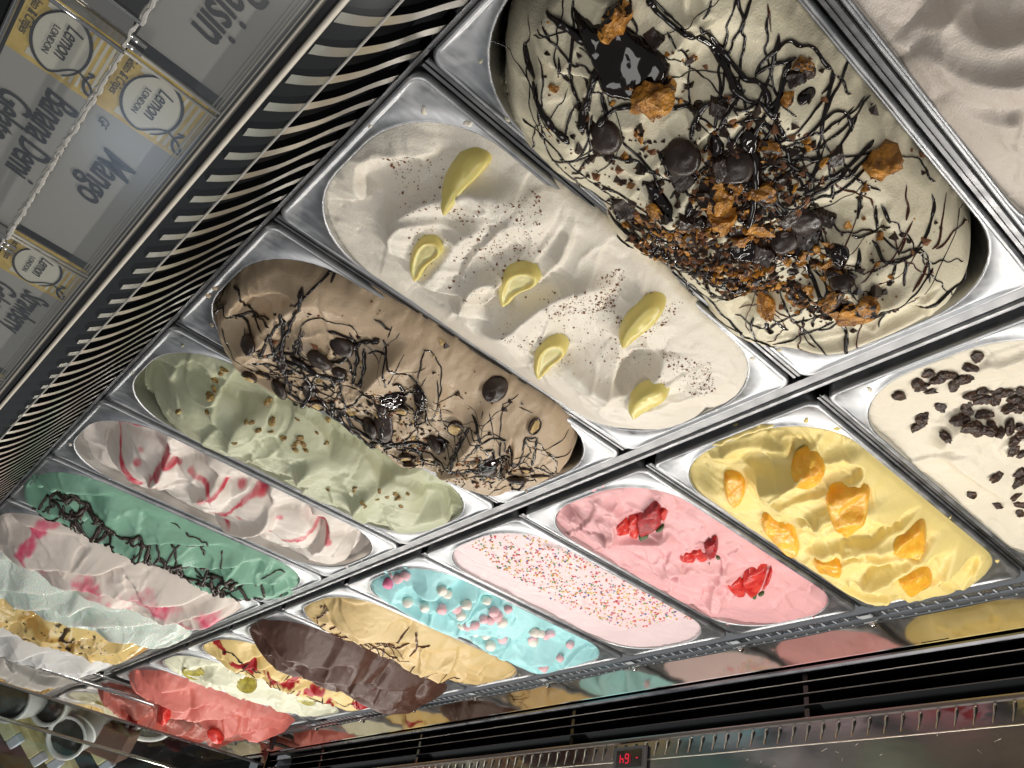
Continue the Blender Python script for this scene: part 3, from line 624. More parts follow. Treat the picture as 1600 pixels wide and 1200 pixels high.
def slab(s, poly, thick, M, name, dish=0, edge=.0022, lump=.0006, sink=.004, seed=0, tilt=None, n=26, centre=None, lift=0, conf=.6, rnd=2):
    """a flat piece with a px outline, bedded in the surface"""
    c = s.hit(sum(a for a, b in poly) / len(poly), sum(b for a, b in poly) / len(poly)); zr = c.z
    for _ in range(3):
        P = smooth_poly([at(a, b, zr + lift + thick * .8)[:2] for a, b in poly], rnd)
        gx_, gy_ = np.meshgrid(np.linspace(P[:, 0].min(), P[:, 0].max(), 12), np.linspace(P[:, 1].min(), P[:, 1].max(), 12)); ins = poly_sd(gx_, gy_, P) > 0; gz_ = s.zz(gx_, gy_)[ins]; zr = float(np.percentile(gz_, 60)) if gz_.size else c.z
    c = Vector((*P.mean(0), zr))
    A = np.c_[gx_[ins] - c.x, gy_[ins] - c.y, np.ones(ins.sum())]; k, *_ = np.linalg.lstsq(A, gz_, rcond=None); k = np.r_[np.clip(k[:2], -.35, .35), zr]
    if tilt: k[0] += tilt[0]; k[1] += tilt[1]
    lo, hi = P.min(0) - .001, P.max(0) + .001; res = max(hi - lo) / n
    X, Y = np.meshgrid(np.arange(lo[0], hi[0] + res, res), np.arange(lo[1], hi[1] + res, res)); sd = poly_sd(X, Y, P)
    t = np.clip(sd / edge, 0, 1); pr = np.sqrt(np.clip(1 - (1 - t) ** 2, 0, 1)); mxs = sd.max()
    pl = conf * s.zz(X, Y, .004) + (1 - conf) * (k[0] * (X - c.x) + k[1] * (Y - c.y) + k[2])
    Z = pl + lift - sink + (thick + sink) * pr + lump * fbm(X, Y, 200, seed, 3)
    if dish: Z = Z - dish * sstep(.30, .62, sd / mxs)
    keep = sd > -res * 1.3; Z = np.where(sd < 0, pl + lift - sink, Z)
    gy, gx = np.gradient(sd, res); g_ = np.hypot(gx, gy) + 1e-9; ot = keep & (sd < 0); sx_ = np.where(ot, X - sd * gx / g_, X); sy_ = np.where(ot, Y - sd * gy / g_, Y)
    q = keep[:-1, :-1] & keep[1:, :-1] & keep[:-1, 1:] & keep[1:, 1:]; idx = np.arange(X.size).reshape(X.shape)
    F = np.stack([idx[:-1, :-1][q], idx[:-1, 1:][q], idx[1:, 1:][q], idx[1:, :-1][q]], 1); used = np.unique(F); rm = np.full(X.size, -1); rm[used] = np.arange(len(used))
    V = np.stack([sx_.ravel()[used] - c.x, sy_.ravel()[used] - c.y, Z.ravel()[used] - c.z], 1)
    mi = None; Ms = [M]
    if centre is not None:
        Ms = [M, centre]; fm = (sd / mxs > .46); fm = fm[:-1, :-1] & fm[1:, 1:]; mi = fm[q].astype(int)
    return link(name, new_mesh(name, V, rm[F], Ms, True, mi), None, c)
def stuff_bits(s, name, pts, sizes, M, kind='stuff', seed=0, tetra=True, mi=None, lift=.25):
    """many tiny crumbs as one part"""
    rg = np.random.default_rng(seed); base = np.array([(1, 0, -.6), (-.6, .8, -.4), (-.5, -.9, -.5), (.1, 0, .8), (.5, .7, .3)]); fc = [(0, 4, 3), (4, 1, 3), (1, 2, 3), (2, 0, 3), (0, 2, 1), (0, 1, 4)]
    V = []; F = []; MI = []
    for i, (p, sz) in enumerate(zip(pts, sizes)):
        a = rg.uniform(0, 6.28); ca, sa = math.cos(a), math.sin(a); b = base * rg.uniform(.6, 1.4, base.shape) * sz
        b = np.c_[b[:, 0] * ca - b[:, 1] * sa, b[:, 0] * sa + b[:, 1] * ca, b[:, 2] * .7 + sz * lift] + np.array(p)
        k = len(V); V += b.tolist(); F += [tuple(j + k for j in f) for f in fc]
        if mi is not None: MI += [mi[i]] * len(fc)
    return part(s.o, name, V, F, M, False, kind, MI if mi is not None else None)
def on(s, x, y, lift=0): return (x, y, s.z(x, y) + lift)
def in_poly_px(poly, n, s, seed=0):
    P = np.array(W2(poly, .012)); rg = np.random.default_rng(seed); lo, hi = P.min(0), P.max(0); out = []
    while len(out) < n:
        q = rg.uniform(lo, hi, (400, 2)); m_ = poly_sd(q[:, 0], q[:, 1], P) > 0; out += q[m_].tolist()
    return [on(s, x, y) for x, y in out[:n]]
NTH = ['topmost', 'second', 'third', 'fourth', 'fifth', 'sixth', 'seventh', 'eighth', 'ninth', 'tenth']

# -- cream gelato: candied lemon pieces and cocoa
S = SURF['lemon']
cr = lambda L_: [(450 + a / 2.1333, 150 + b / 2.1333) for a, b in L_]
lem = [([(500, 330), (497, 385), (515, 412), (540, 400), (575, 355), (640, 310), (668, 280), (660, 250), (610, 237), (565, 245), (525, 290)], 0, 'largest smooth yellow lemon piece near the back of the cream gelato'),
       ([(398, 560), (395, 600), (420, 635), (445, 615), (460, 580), (500, 555), (520, 530), (505, 500), (470, 488), (435, 495), (410, 520)], 1, 'hollowed yellow lemon piece beside the coffee gelato side of the cream gelato'),
       ([(692, 690), (695, 720), (715, 733), (740, 715), (765, 675), (820, 650), (847, 620), (835, 590), (800, 577), (755, 580), (715, 605), (697, 650)], 1, 'deeply hollowed yellow lemon piece in the middle of the cream gelato'),
       ([(1098, 800), (1105, 830), (1125, 838), (1160, 815), (1220, 790), (1260, 755), (1255, 730), (1220, 713), (1180, 720), (1140, 745), (1110, 775)], 0, 'long smooth yellow lemon piece closest to the honeycomb pan'),
       ([(813, 900), (815, 940), (835, 958), (860, 940), (885, 910), (925, 890), (935, 865), (915, 840), (880, 830), (845, 840), (822, 865)], 1, 'small hollowed yellow lemon piece behind the oval scoop mark'),
       ([(1128, 1050), (1135, 1080), (1160, 1086), (1200, 1060), (1260, 1040), (1275, 1015), (1255, 990), (1215, 980), (1170, 995), (1140, 1020)], 0, 'smooth yellow lemon piece nearest the front corner of the cream gelato')]
for i, (P, d, lab) in enumerate(lem):
    o = slab(S, cr(P), .0075, CANDY, 'candied_lemon_piece', dish=.0036 if d else .0008, edge=.0075, lump=.0005, seed=i, centre=CANDY_IN if d else None, n=44, lift=.001, conf=.12)
    tag(o, lab, 'lemon piece', 'candied lemon pieces on the cream gelato')
pts = []; rg = np.random.default_rng(3)
for poly, n in (([(590, 260), (690, 275), (690, 330), (620, 340)], 170), ([(690, 330), (840, 310), (860, 400), (740, 400)], 300), ([(740, 400), (840, 400), (860, 450), (780, 440)], 150), ([(850, 450), (980, 430), (960, 490), (860, 490)], 260), ([(960, 490), (1080, 480), (1020, 520), (980, 520)], 90), ([(1030, 540), (1110, 570), (1120, 620), (1080, 610)], 170), ([(620, 260), (1130, 600), (980, 620), (640, 420)], 330), ([(780, 500), (860, 520), (900, 560), (830, 545)], 110)):
    pts += in_poly_px(poly, n * 3, S, len(pts))
pts = [p for p in pts if RNG.random() < .25 + 2.2 * max(0, float(fbm(np.array([p[0]]), np.array([p[1]]), 38, 77, 3)[0]) + .12)]
stuff_bits(S, 'cocoa_flakes', pts, np.minimum(rg.gamma(1.2, .00024, len(pts)) + .00016, .0013), COCOA, seed=5)

# -- honeycomb gelato
S = SURF['honey']
HD = [([(852, 15), (880, 35), (905, 60), (940, 75)], 2.2), ([(820, 65), (826, 100), (835, 120)], 1.8), ([(833, 125), (845, 170), (860, 195), (880, 210), (890, 222)], 1.9), ([(945, 90), (930, 110), (925, 135), (912, 165), (908, 205)], 2.2), ([(895, 0), (896, 40), (893, 80), (890, 115), (898, 140), (905, 170)], .8),
      ([(845, 35), (860, 65)], .7), ([(872, 90), (880, 115), (890, 130)], .8), ([(885, 215), (890, 185), (897, 165)], .6), ([(1095, 40), (1115, 65), (1140, 90), (1155, 110), (1163, 120), (1180, 125), (1195, 140), (1203, 165)], 1.5), ([(1098, 55), (1115, 80), (1140, 110), (1160, 140)], 1.3), ([(1110, 0), (1108, 15), (1098, 30)], .8),
      ([(1200, 5), (1201, 25), (1203, 50)], .5), ([(1180, 115), (1195, 90), (1215, 75), (1225, 63), (1250, 68), (1270, 75), (1282, 92), (1300, 105)], 1.1), ([(1180, 122), (1205, 100), (1245, 87)], 1.1), ([(1305, 115), (1295, 135), (1285, 145)], 1.2), ([(1308, 118), (1320, 135), (1330, 145)], .8), ([(1163, 140), (1130, 160), (1100, 160), (1085, 185), (1080, 215)], 1.7),
      ([(1163, 140), (1150, 160), (1130, 185), (1122, 205), (1105, 225), (1100, 240)], 1.0), ([(1195, 150), (1165, 170), (1140, 172)], 1.0), ([(1280, 195), (1295, 180), (1315, 168), (1325, 185), (1330, 205)], 1.0), ([(1335, 165), (1315, 185), (1308, 197)], .5), ([(1285, 210), (1292, 230), (1297, 240)], .6), ([(1305, 212), (1285, 225)], .5),
      ([(1255, 303), (1280, 285), (1300, 275), (1325, 262)], 1.2), ([(1312, 252), (1350, 285), (1375, 300)], .8), ([(1294, 250), (1300, 285), (1302, 310)], .8), ([(1347, 295), (1342, 340)], .9), ([(1370, 320), (1369, 358)], .8), ([(1415, 290), (1418, 320), (1417, 342)], .7), ([(1417, 360), (1412, 380), (1405, 398)], .8), ([(1457, 300), (1458, 335), (1447, 370), (1435, 385)], 1.0),
      ([(1478, 302), (1474, 325), (1470, 350), (1468, 380), (1455, 390)], .7), ([(1508, 325), (1490, 355), (1478, 380), (1462, 390)], .7), ([(1380, 320), (1393, 348)], .9), ([(1397, 360), (1405, 400)], .5), ([(1363, 375), (1372, 400), (1385, 412), (1420, 402), (1440, 385)], 1.0), ([(1450, 405), (1440, 435), (1425, 455)], .9), ([(1341, 390), (1340, 410), (1337, 425)], 1.4),
      ([(1400, 410), (1390, 445)], .8), ([(1415, 400), (1412, 445)], .9), ([(1060, 430), (1072, 418)], .8), ([(1060, 430), (1080, 455), (1110, 490), (1130, 505), (1160, 520)], .7), ([(1110, 430), (1130, 440), (1148, 435)], .9), ([(1107, 440), (1125, 448), (1150, 450)], .8), ([(1104, 438), (1108, 455), (1125, 465), (1145, 463)], 1.1), ([(1150, 490), (1170, 505), (1195, 512)], .7),
      ([(1177, 495), (1172, 515), (1185, 532)], .8), ([(1203, 490), (1215, 505), (1232, 515)], .9), ([(1200, 512), (1230, 497), (1255, 485), (1263, 472)], .8), ([(1206, 538), (1240, 531), (1275, 515), (1302, 502)], .7), ([(1240, 505), (1270, 495), (1305, 485)], .7), ([(1388, 487), (1372, 500), (1372, 512)], .9), ([(945, 340), (960, 362), (990, 388)], 1.0), ([(950, 328), (975, 358), (1010, 382)], 1.6),
      ([(1000, 395), (1030, 402), (1045, 415)], .7), ([(955, 305), (960, 325), (968, 345)], 1.4), ([(1033, 385), (1045, 400), (1052, 420)], 1.8), ([(1290, 430), (1320, 445), (1370, 455)], .8), ([(1255, 495), (1255, 520)], .8), ([(1330, 370), (1365, 365), (1390, 355)], .8)]
RD = {11, 28, 29, 31, 32, 34, 36}
for i, (P, r) in enumerate(HD): pdrape(S, P, r * .001, M=SAUCE_RED if i in RD else SAUCE, seed=i)
for P, th in (([(880, 28), (905, 48), (935, 62), (955, 38), (985, 62), (1030, 82), (1052, 108), (1040, 132), (1012, 150), (968, 158), (938, 150), (928, 118), (905, 86)], .0046), ([(1168, 240), (1192, 255), (1196, 290), (1185, 330), (1175, 372), (1158, 368), (1166, 320), (1172, 285)], .004), ([(1078, 165), (1102, 160), (1100, 190), (1082, 205)], .003), ([(1240, 148), (1275, 145), (1280, 160), (1245, 170)], .003), ([(1260, 350), (1275, 345), (1278, 375), (1262, 380)], .003), ([(1190, 508), (1200, 490), (1205, 515), (1215, 528), (1195, 530)], .002), ([(1235, 375), (1262, 370), (1270, 400), (1245, 420), (1235, 400)], .003), ([(1110, 205), (1140, 230), (1120, 262), (1100, 240)], .0025)):
    o = slab(S, P, th, SAUCE, 'chocolate_sauce_pool', edge=.004, lump=.0012, seed=len(P)); o.parent = S.o
chunks = [(962, 22, .0125, (1, .6, .7), 'large flaky honeycomb slab with a chocolate edge at the back of its pan'), (1012, 148, .0125, (1, .9, .6), 'golden honeycomb chunk below the biggest chocolate sauce pool'), (1040, 135, .008, (1, .8, .7), 'broken golden honeycomb piece touching the chocolate sauce pool'), (866, 135, .0036, (1, .8, .6), 'tiny orange honeycomb crumb alone between sauce strands'),
          (1000, 205, .0062, (.6, 1, .6), 'narrow honeycomb shard hanging under the golden chunk'), (1258, 100, .0085, (1.1, .55, .6), 'oblong honeycomb sliver near the pan rim'), (1375, 248, .0115, (.9, 1, .8), 'glossy square honeycomb with chocolate corner standing apart near the rim'), (1115, 300, .0125, (1, .9, .7), 'amber honeycomb block in the middle of the heap'), (1132, 335, .010, (1, .8, .7), 'cracked honeycomb chunk pressed against the amber block'),
          (1185, 345, .0098, (.8, 1, .7), 'honeycomb wedge past the dark sauce stream'), (1072, 368, .0085, (1.2, .7, .7), 'bright orange honeycomb crumble at the edge of the heap'), (1195, 295, .008, (1, .7, .7), 'sauce streaked honeycomb beside the dark sauce stream'), (1205, 225, .0062, (.7, 1, .7), 'small honeycomb splinter above the dark sauce stream'), (1330, 478, .0125, (1.1, .9, .6), 'ragged honeycomb cluster nearest the front rim'), (1350, 462, .009, (1, .8, .7), 'honeycomb lump leaning on the ragged cluster'),
          (1300, 455, .0085, (1.2, .6, .6), 'flat orange honeycomb flake behind the ragged cluster'), (1312, 425, .007, (1.2, .7, .5), 'loose honeycomb flake lying on bare gelato'), (1195, 468, .009, (1.3, .7, .6), 'chocolate streaked honeycomb in the shaded hollow'), (1235, 460, .006, (1, .8, .6), 'small honeycomb bit beside the shaded hollow'), (1155, 372, .006, (1, .7, .6), 'honeycomb nub under the amber block'), (1022, 325, .006, (1, .7, .6), 'honeycomb fragment among crumbs on the lemon side'), (1262, 390, .0075, (.6, 1, .6), 'honeycomb strip wrapped in dark sauce'), (1228, 152, .0048, (.8, 1, .6), 'pale honeycomb crumb beside a sauce knot')]
for i, (px, py, r, sq, lab) in enumerate(chunks):
    p = S.hit(px, py); V, F, mi = rock(r, 100 + i, .55, .55, 3 if r > .008 else 2, sq, (random.uniform(-1, 1), random.uniform(-1, 1), random.uniform(-.6, .5)), 4)
    o = link('honeycomb_chunk', new_mesh('honeycomb_chunk', V, F, [HONEY, CHOC], False, mi)); place(o, p + Vector((0, 0, r * .42)), S.normal(p.x, p.y, .01), random.uniform(0, 6))
    tag(o, lab, 'honeycomb', 'honeycomb chunks on the pale gelato')
def button(r): return lathe([(r * .86, -.0008), (r * .98, 0), (r, .0012), (r * .97, .0028), (r * .85, .0042), (r * .6, .0052), (r * .3, .0057), (.0005, .0058)], 24)
def choc_button(s, px, py, r, lab, grp, tilt=(0, 0)):
    p = s.hit(px, py); V, F = button(r); sd_ = int(px * 7 + py); V = np.array(V); kx_ = 1 + .10 * fbm(V[:, 0] / r * .9 + sd_, V[:, 1] / r * .9, 1.0, sd_ % 50, 2); V[:, :2] *= kx_[:, None]; V[:, 2] += r * .10 * fbm(V[:, 0] / r + sd_, V[:, 1] / r, 1.6, sd_ % 31, 3); V[:, 1] *= random.uniform(.84, 1)
    V[:, 0] = np.where(V[:, 0] > r * random.uniform(.55, 1.2), r * .6 + .25 * V[:, 0], V[:, 0])
    o = link('chocolate_button', new_mesh('chocolate_button', V, F, [CHOC], True))
    nn = (s.normal(p.x, p.y, .008) + Vector((tilt[0], tilt[1], 0))).normalized(); place(o, p + Vector((0, 0, -.0006)), nn, random.uniform(0, 6)); tag(o, lab, 'chocolate button', grp)
for px, py, r, lab, ti in ((944, 212, .0105, 'wide chocolate button flat on the honeycomb gelato near its back end', (.2, -.3)), (1066, 246, .0108, 'large chocolate button standing behind the amber honeycomb block', (.3, -.5)), (1148, 262, .0100, 'shadowed chocolate button beside the dark sauce stream', (.1, -.4)), (1225, 376, .0090, 'glossy chocolate button half buried in the middle of the honeycomb heap', (-.2, -.3)), (1258, 345, .0095, 'tilted chocolate button with broken edge beyond the honeycomb heap', (.4, -.2)), (1318, 440, .0075, 'chocolate piece resting against the ragged honeycomb cluster', (.1, -.6))):
    choc_button(S, px, py, r, lab, 'chocolate buttons on the honeycomb gelato', ti)
pts = []
band = [(900, 130), (960, 180), (1060, 180), (1200, 130), (1290, 190), (1280, 300), (1370, 330), (1410, 440), (1330, 500), (1220, 470), (1090, 430), (950, 350), (960, 280), (890, 230)]
pts += in_poly_px(band, 800, S, 1) + in_poly_px([(960, 300), (1060, 300), (1200, 390), (1330, 420), (1380, 460), (1290, 480), (1150, 420), (1000, 380)], 1300, S, 2) + in_poly_px([(1100, 200), (1260, 180), (1260, 330), (1180, 400), (1080, 380), (1060, 300)], 1000, S, 6) + in_poly_px([(820, 20), (1300, 100), (1500, 330), (1400, 500), (1080, 440), (880, 260)], 210, S, 3)
rg = np.random.default_rng(9); sz = rg.gamma(1.7, .00088, len(pts)) + .0003
stuff_bits(S, 'chocolate_crumbs', pts, np.minimum(sz, .0034), [CHOC, HONEY, COCOA], seed=4, mi=rg.choice([0, 0, 0, 1, 2], len(pts)).tolist())

strands('honey', 34, .0006, 301, [(960, 290), (1060, 260), (1200, 150), (1290, 190), (1270, 330), (1400, 420), (1330, 490), (1100, 430), (960, 350)], .035); strands('honey', 16, .0011, 302, [(1050, 130), (1250, 120), (1280, 220), (1180, 300), (1080, 260)], .04); strands('honey', 20, .0004, 303, [(1240, 280), (1480, 290), (1500, 370), (1400, 470), (1250, 520), (1120, 500), (1080, 430)], .03, SAUCE_RED); strands('honey', 14, .0005, 304, [(820, 30), (950, 60), (930, 220), (850, 200)], .04)
strands('honey', 12, .0009, 321, [(940, 280), (1060, 200), (1200, 130), (1290, 200), (1300, 330), (1100, 380)], .055, SAUCE, 9, None, .5); strands('honey', 9, .0005, 322, [(1100, 60), (1300, 150), (1450, 330), (1250, 330)], .05, SAUCE, 8, None, .45)
for i, P in enumerate(([(955, 320), (985, 300), (1005, 315), (990, 340), (965, 345)], [(1035, 270), (1075, 262), (1090, 285), (1060, 300)], [(1110, 255), (1135, 248), (1140, 280), (1118, 288)], [(1205, 335), (1250, 325), (1262, 345), (1225, 362)], [(1240, 360), (1285, 362), (1275, 392), (1245, 388)], [(1180, 385), (1215, 392), (1200, 418), (1175, 410)], [(1135, 345), (1160, 340), (1165, 375), (1140, 380)], [(1270, 330), (1310, 340), (1300, 358), (1272, 352)], [(1060, 335), (1085, 350), (1078, 372), (1058, 360)], [(1300, 430), (1335, 432), (1328, 452), (1302, 450)], [(1345, 470), (1368, 452), (1380, 465), (1355, 490)], [(1225, 118), (1255, 112), (1262, 128), (1232, 138)], [(1000, 60), (1020, 45), (1040, 60), (1022, 80)], [(1290, 245), (1318, 238), (1322, 262), (1296, 262)], [(1110, 160), (1140, 165), (1128, 188), (1106, 182)])):
    o = slab(S, P, .0020 + .0008 * (i % 3), CHOC, 'chocolate_shard', edge=.0006, lump=.0014, seed=i + 40, tilt=(random.uniform(-.3, .3), random.uniform(-.2, .4)), n=18, rnd=0, conf=.1); o.data.polygons.foreach_set('use_smooth', np.zeros(len(o.data.polygons), bool)); o.parent = S.o
V = []; F = []; MI = []
rg2 = random.Random(77)
for i, p in enumerate(in_poly_px([(940, 300), (1010, 290), (1060, 250), (1180, 210), (1260, 250), (1270, 330), (1330, 400), (1360, 460), (1290, 470), (1180, 420), (1080, 400), (980, 360)], 110, S, 55) + in_poly_px([(960, 40), (1080, 60), (1090, 170), (980, 180), (920, 120)], 14, S, 56)):
    r = rg2.uniform(.0018, .0048); v, f, mi = rock(r, 700 + i, .6, .4, 2, (1, rg2.uniform(.5, .9), rg2.uniform(.4, .8)), (rg2.uniform(-1, 1), rg2.uniform(-1, 1), rg2.uniform(-.6, .6)), 4)
    a = rg2.uniform(0, 6.28); ca, sa = math.cos(a), math.sin(a); k = len(V); V += [(p[0] + x * ca - y * sa, p[1] + x * sa + y * ca, p[2] + z + r * .35) for x, y, z in v]; F += [tuple(j + k for j in q) for q in f]; MI += [1] * len(f) if rg2.random() < .42 else mi
part(S.o, 'honeycomb_bits', V, F, [HONEY, CHOC], False, 'stuff', MI)
for P in ([(1150, 215), (1175, 200), (1195, 225), (1180, 245), (1160, 240)], [(1130, 385), (1170, 375), (1200, 395), (1180, 415), (1140, 405)], [(1000, 290), (1030, 300), (1060, 330), (1050, 345), (1015, 325)], [(1290, 400), (1310, 385), (1335, 400), (1320, 425), (1300, 420)], [(1090, 335), (1110, 345), (1105, 375), (1090, 365)]):
    o = slab(S, P, .0028, SAUCE, 'chocolate_sauce_pool', edge=.003, lump=.002, seed=P[0][0]); o.parent = S.o

# -- coffee gelato
S = SURF['brown']
BD = [([(365, 448), (378, 448), (381, 475), (395, 493), (408, 520)], 1.0), ([(395, 495), (412, 498), (420, 512)], 1.1), ([(438, 490), (443, 520), (438, 562)], 1.8), ([(420, 520), (408, 560)], 1.3), ([(452, 477), (480, 460), (500, 442), (520, 436), (523, 428)], 1.1), ([(347, 513), (350, 528), (357, 543)], .8), ([(585, 498), (598, 507), (612, 516)], .9), ([(600, 530), (603, 555), (598, 580), (604, 605)], .9), ([(605, 560), (620, 582), (645, 592), (662, 612), (668, 630)], .9),
      ([(512, 517), (535, 522), (552, 530), (560, 550), (557, 575), (552, 600)], 1.5), ([(568, 545), (571, 565), (565, 600)], 1.4), ([(575, 552), (592, 547), (604, 555)], .8), ([(660, 547), (672, 548), (686, 565), (691, 580), (688, 620), (675, 660)], .6), ([(664, 548), (657, 575), (650, 603)], .6), ([(684, 595), (685, 625), (690, 660)], .5), ([(676, 628), (700, 622), (715, 615), (724, 624)], .5), ([(785, 630), (784, 655), (781, 684)], .5), ([(810, 617), (795, 628), (785, 632)], .6), ([(764, 645), (768, 668), (773, 688)], .5), ([(756, 642), (753, 655)], .6), ([(811, 635), (832, 645)], .5),
      ([(700, 740), (712, 705), (732, 668)], 1.2), ([(690, 740), (705, 712), (722, 680)], .8), ([(738, 648), (748, 670), (752, 692)], 1.5), ([(820, 684), (816, 715), (808, 728)], 1.1), ([(839, 684), (836, 710), (832, 728)], 1.1), ([(820, 685), (838, 682)], 1.2), ([(835, 730), (852, 728), (866, 740)], .7), ([(796, 742), (803, 766), (812, 764), (826, 748)], 1.2), ([(782, 690), (785, 715), (780, 750)], .9), ([(742, 697), (765, 686), (790, 688)], 1.0), ([(722, 722), (735, 705), (750, 698)], .7),
      ([(650, 650), (652, 680), (658, 722)], .8), ([(600, 705), (632, 690), (655, 668)], .8), ([(468, 520), (470, 545), (466, 575)], 1.2), ([(478, 585), (488, 605), (480, 625), (462, 628)], 2.4), ([(450, 600), (460, 615), (478, 625), (500, 640)], .7), ([(590, 640), (600, 660), (598, 690)], 1.6), ([(612, 600), (625, 598), (632, 612)], 1.3), ([(630, 620), (645, 610), (655, 630), (648, 655)], 1.2), ([(660, 625), (668, 650), (664, 662), (640, 660)], .8), ([(560, 610), (575, 618), (590, 632)], 1.0), ([(770, 700), (776, 722), (790, 735)], .8), ([(750, 745), (765, 755), (775, 752)], .7), ([(545, 520), (557, 534)], .9), ([(614, 508), (605, 528)], .5), ([(632, 554), (618, 580), (606, 602)], .5)]
for i, (P, r) in enumerate(BD): pdrape(S, P, r * .001, seed=60 + i)
strands('brown', 26, .0004, 311, [(560, 520), (700, 560), (840, 660), (860, 740), (720, 730), (640, 640)], .035); strands('brown', 26, .0008, 312, [(440, 540), (560, 560), (640, 620), (690, 700), (620, 710), (500, 640), (410, 590)], .028); strands('brown', 14, .0007, 313, [(700, 670), (860, 690), (850, 750), (720, 740)], .022)
strands('brown', 16, .0016, 314, [(440, 590), (520, 610), (600, 650), (690, 690), (660, 720), (560, 670), (460, 620)], .03); strands('brown', 8, .0016, 315, [(400, 490), (460, 480), (460, 560), (410, 560)], .035)
for i, P in enumerate(([(470, 590), (500, 600), (492, 630), (468, 622)], [(585, 615), (625, 612), (640, 640), (600, 648)], [(575, 655), (612, 650), (618, 690), (590, 692)], [(640, 600), (668, 612), (664, 648), (642, 640)], [(672, 680), (705, 688), (692, 712), (668, 706)], [(740, 715), (778, 712), (782, 742), (748, 748)], [(430, 545), (452, 560), (448, 590), (428, 580)])):
    o = slab(S, P, .0022 + .0008 * (i % 2), SAUCE if i % 2 else CHOC, 'chocolate_sauce_pool', edge=.003, lump=.0018, seed=i + 70, n=20); o.parent = S.o
bt = [(390, 540, .0090, 'chocolate button at the back end of the coffee gelato', (.4, -.6)), (500, 562, .0108, 'round chocolate button upper of the touching pair on coffee gelato', (.2, -.3)), (536, 541, .0110, 'chocolate button of the touching pair that lies closest to the cream gelato pan', (0, -.2)), (438, 608, .0108, 'split chocolate button hanging over the edge toward the pistachio pan', (.5, -.2)), (773, 608, .0118, 'lone chocolate button in a dimple near the cream gelato pan', (-.2, -.1)), (580, 667, .0118, 'large chocolate button at the coffee gelato edge by the chopped nut gelato', (.5, -.2)), (597, 634, .0085, 'small upright chocolate button inside the crumb cluster', (.5, -.5)), (762, 734, .0100, 'broken chocolate button ring near the front of the coffee gelato', (.1, -.1)), (808, 742, .0108, 'shiny chocolate button closest to the front rim of the coffee gelato', (.2, -.1)), (680, 692, .0108, 'half chocolate button tilted on its edge in coffee gelato', (.6, -.6)), (531, 580, .0066, 'smallest chocolate button under the touching pair', (.2, -.4))]
for px, py, r, lab, ti in bt: choc_button(S, px, py, r, lab, 'chocolate buttons on the coffee gelato', ti)
def malt_half(s, px, py, r, lab, spin=0, tilt=(0, 0)):
    p = s.hit(px, py); e = empty('malt_half'); nn = (s.normal(p.x, p.y, .008) + Vector((tilt[0], tilt[1], 0))).normalized(); place(e, p + Vector((0, 0, .0016)), nn, spin); tag(e, lab, 'malt ball half', 'halved malt balls on the coffee gelato')
    V, F = lathe([(r * .5, -r * .5), (r * .85, -r * .3), (r, 0), (r * .99, .0010), (r * .84, .0012), (r * .82, .0002)], 20); V = [(x, y * .72, z) for x, y, z in V]; part(e, 'chocolate_shell', V, F[:-1], CHOC)
    V, F, _ = rock(r * .84, int(px), .25, 0, 3, (1, .72, .22)); V = [(x, y, z + .0006) for x, y, z in V]; part(e, 'malt_filling', V, F, MALT, False)
for px, py, r, lab, sp, ti in ((390, 588, .0100, 'halved malt ball hanging over the pistachio side at the back of the coffee gelato', .2, (.3, .1)), (412, 585, .0075, 'broken malt ball beside the split chocolate button', 1.2, (.3, 0)), (634, 714, .0100, 'upper of the two halved malt balls overhanging the steel divider', .5, (.3, .2)), (640, 726, .0085, 'lower of the two halved malt balls overhanging the steel divider', .6, (.4, .2)), (846, 742, .0105, 'halved malt ball beside the shiny front chocolate button', 1.6, (.1, .2)), (836, 664, .0078, 'lone malt ball piece on bare coffee gelato near the front', .3, (0, .1)), (712, 668, .0095, 'halved malt ball under a sauce strand in the coffee gelato', .4, (0, .2)), (822, 733, .0066, 'malt ball half leaning on the shiny front chocolate button', .9, (.2, 0)), (497, 632, .0080, 'pale malt ball half among crumbs at the middle of the coffee gelato', 1.0, (.2, 0)), (627, 640, .0085, 'malt ball half inside the crumb cluster', .2, (.2, 0))):
    malt_half(S, px, py, r, lab, sp, ti)
pts = in_poly_px([(430, 520), (530, 530), (620, 590), (680, 620), (700, 720), (620, 720), (540, 660), (470, 620), (410, 580)], 420, S, 21) + in_poly_px([(690, 660), (800, 680), (860, 730), (790, 755), (700, 735)], 220, S, 22) + in_poly_px([(340, 480), (480, 420), (700, 540), (860, 660), (840, 740), (640, 700), (400, 580)], 130, S, 23) + in_poly_px([(575, 600), (670, 610), (670, 690), (580, 690)], 220, S, 25)
rg = np.random.default_rng(10); stuff_bits(S, 'chocolate_crumbs', pts, np.minimum(rg.gamma(1.6, .0007, len(pts)) + .00025, .004), [CHOC, MALT, COCOA], seed=6, mi=rg.choice([0, 0, 0, 1, 2], len(pts)).tolist())

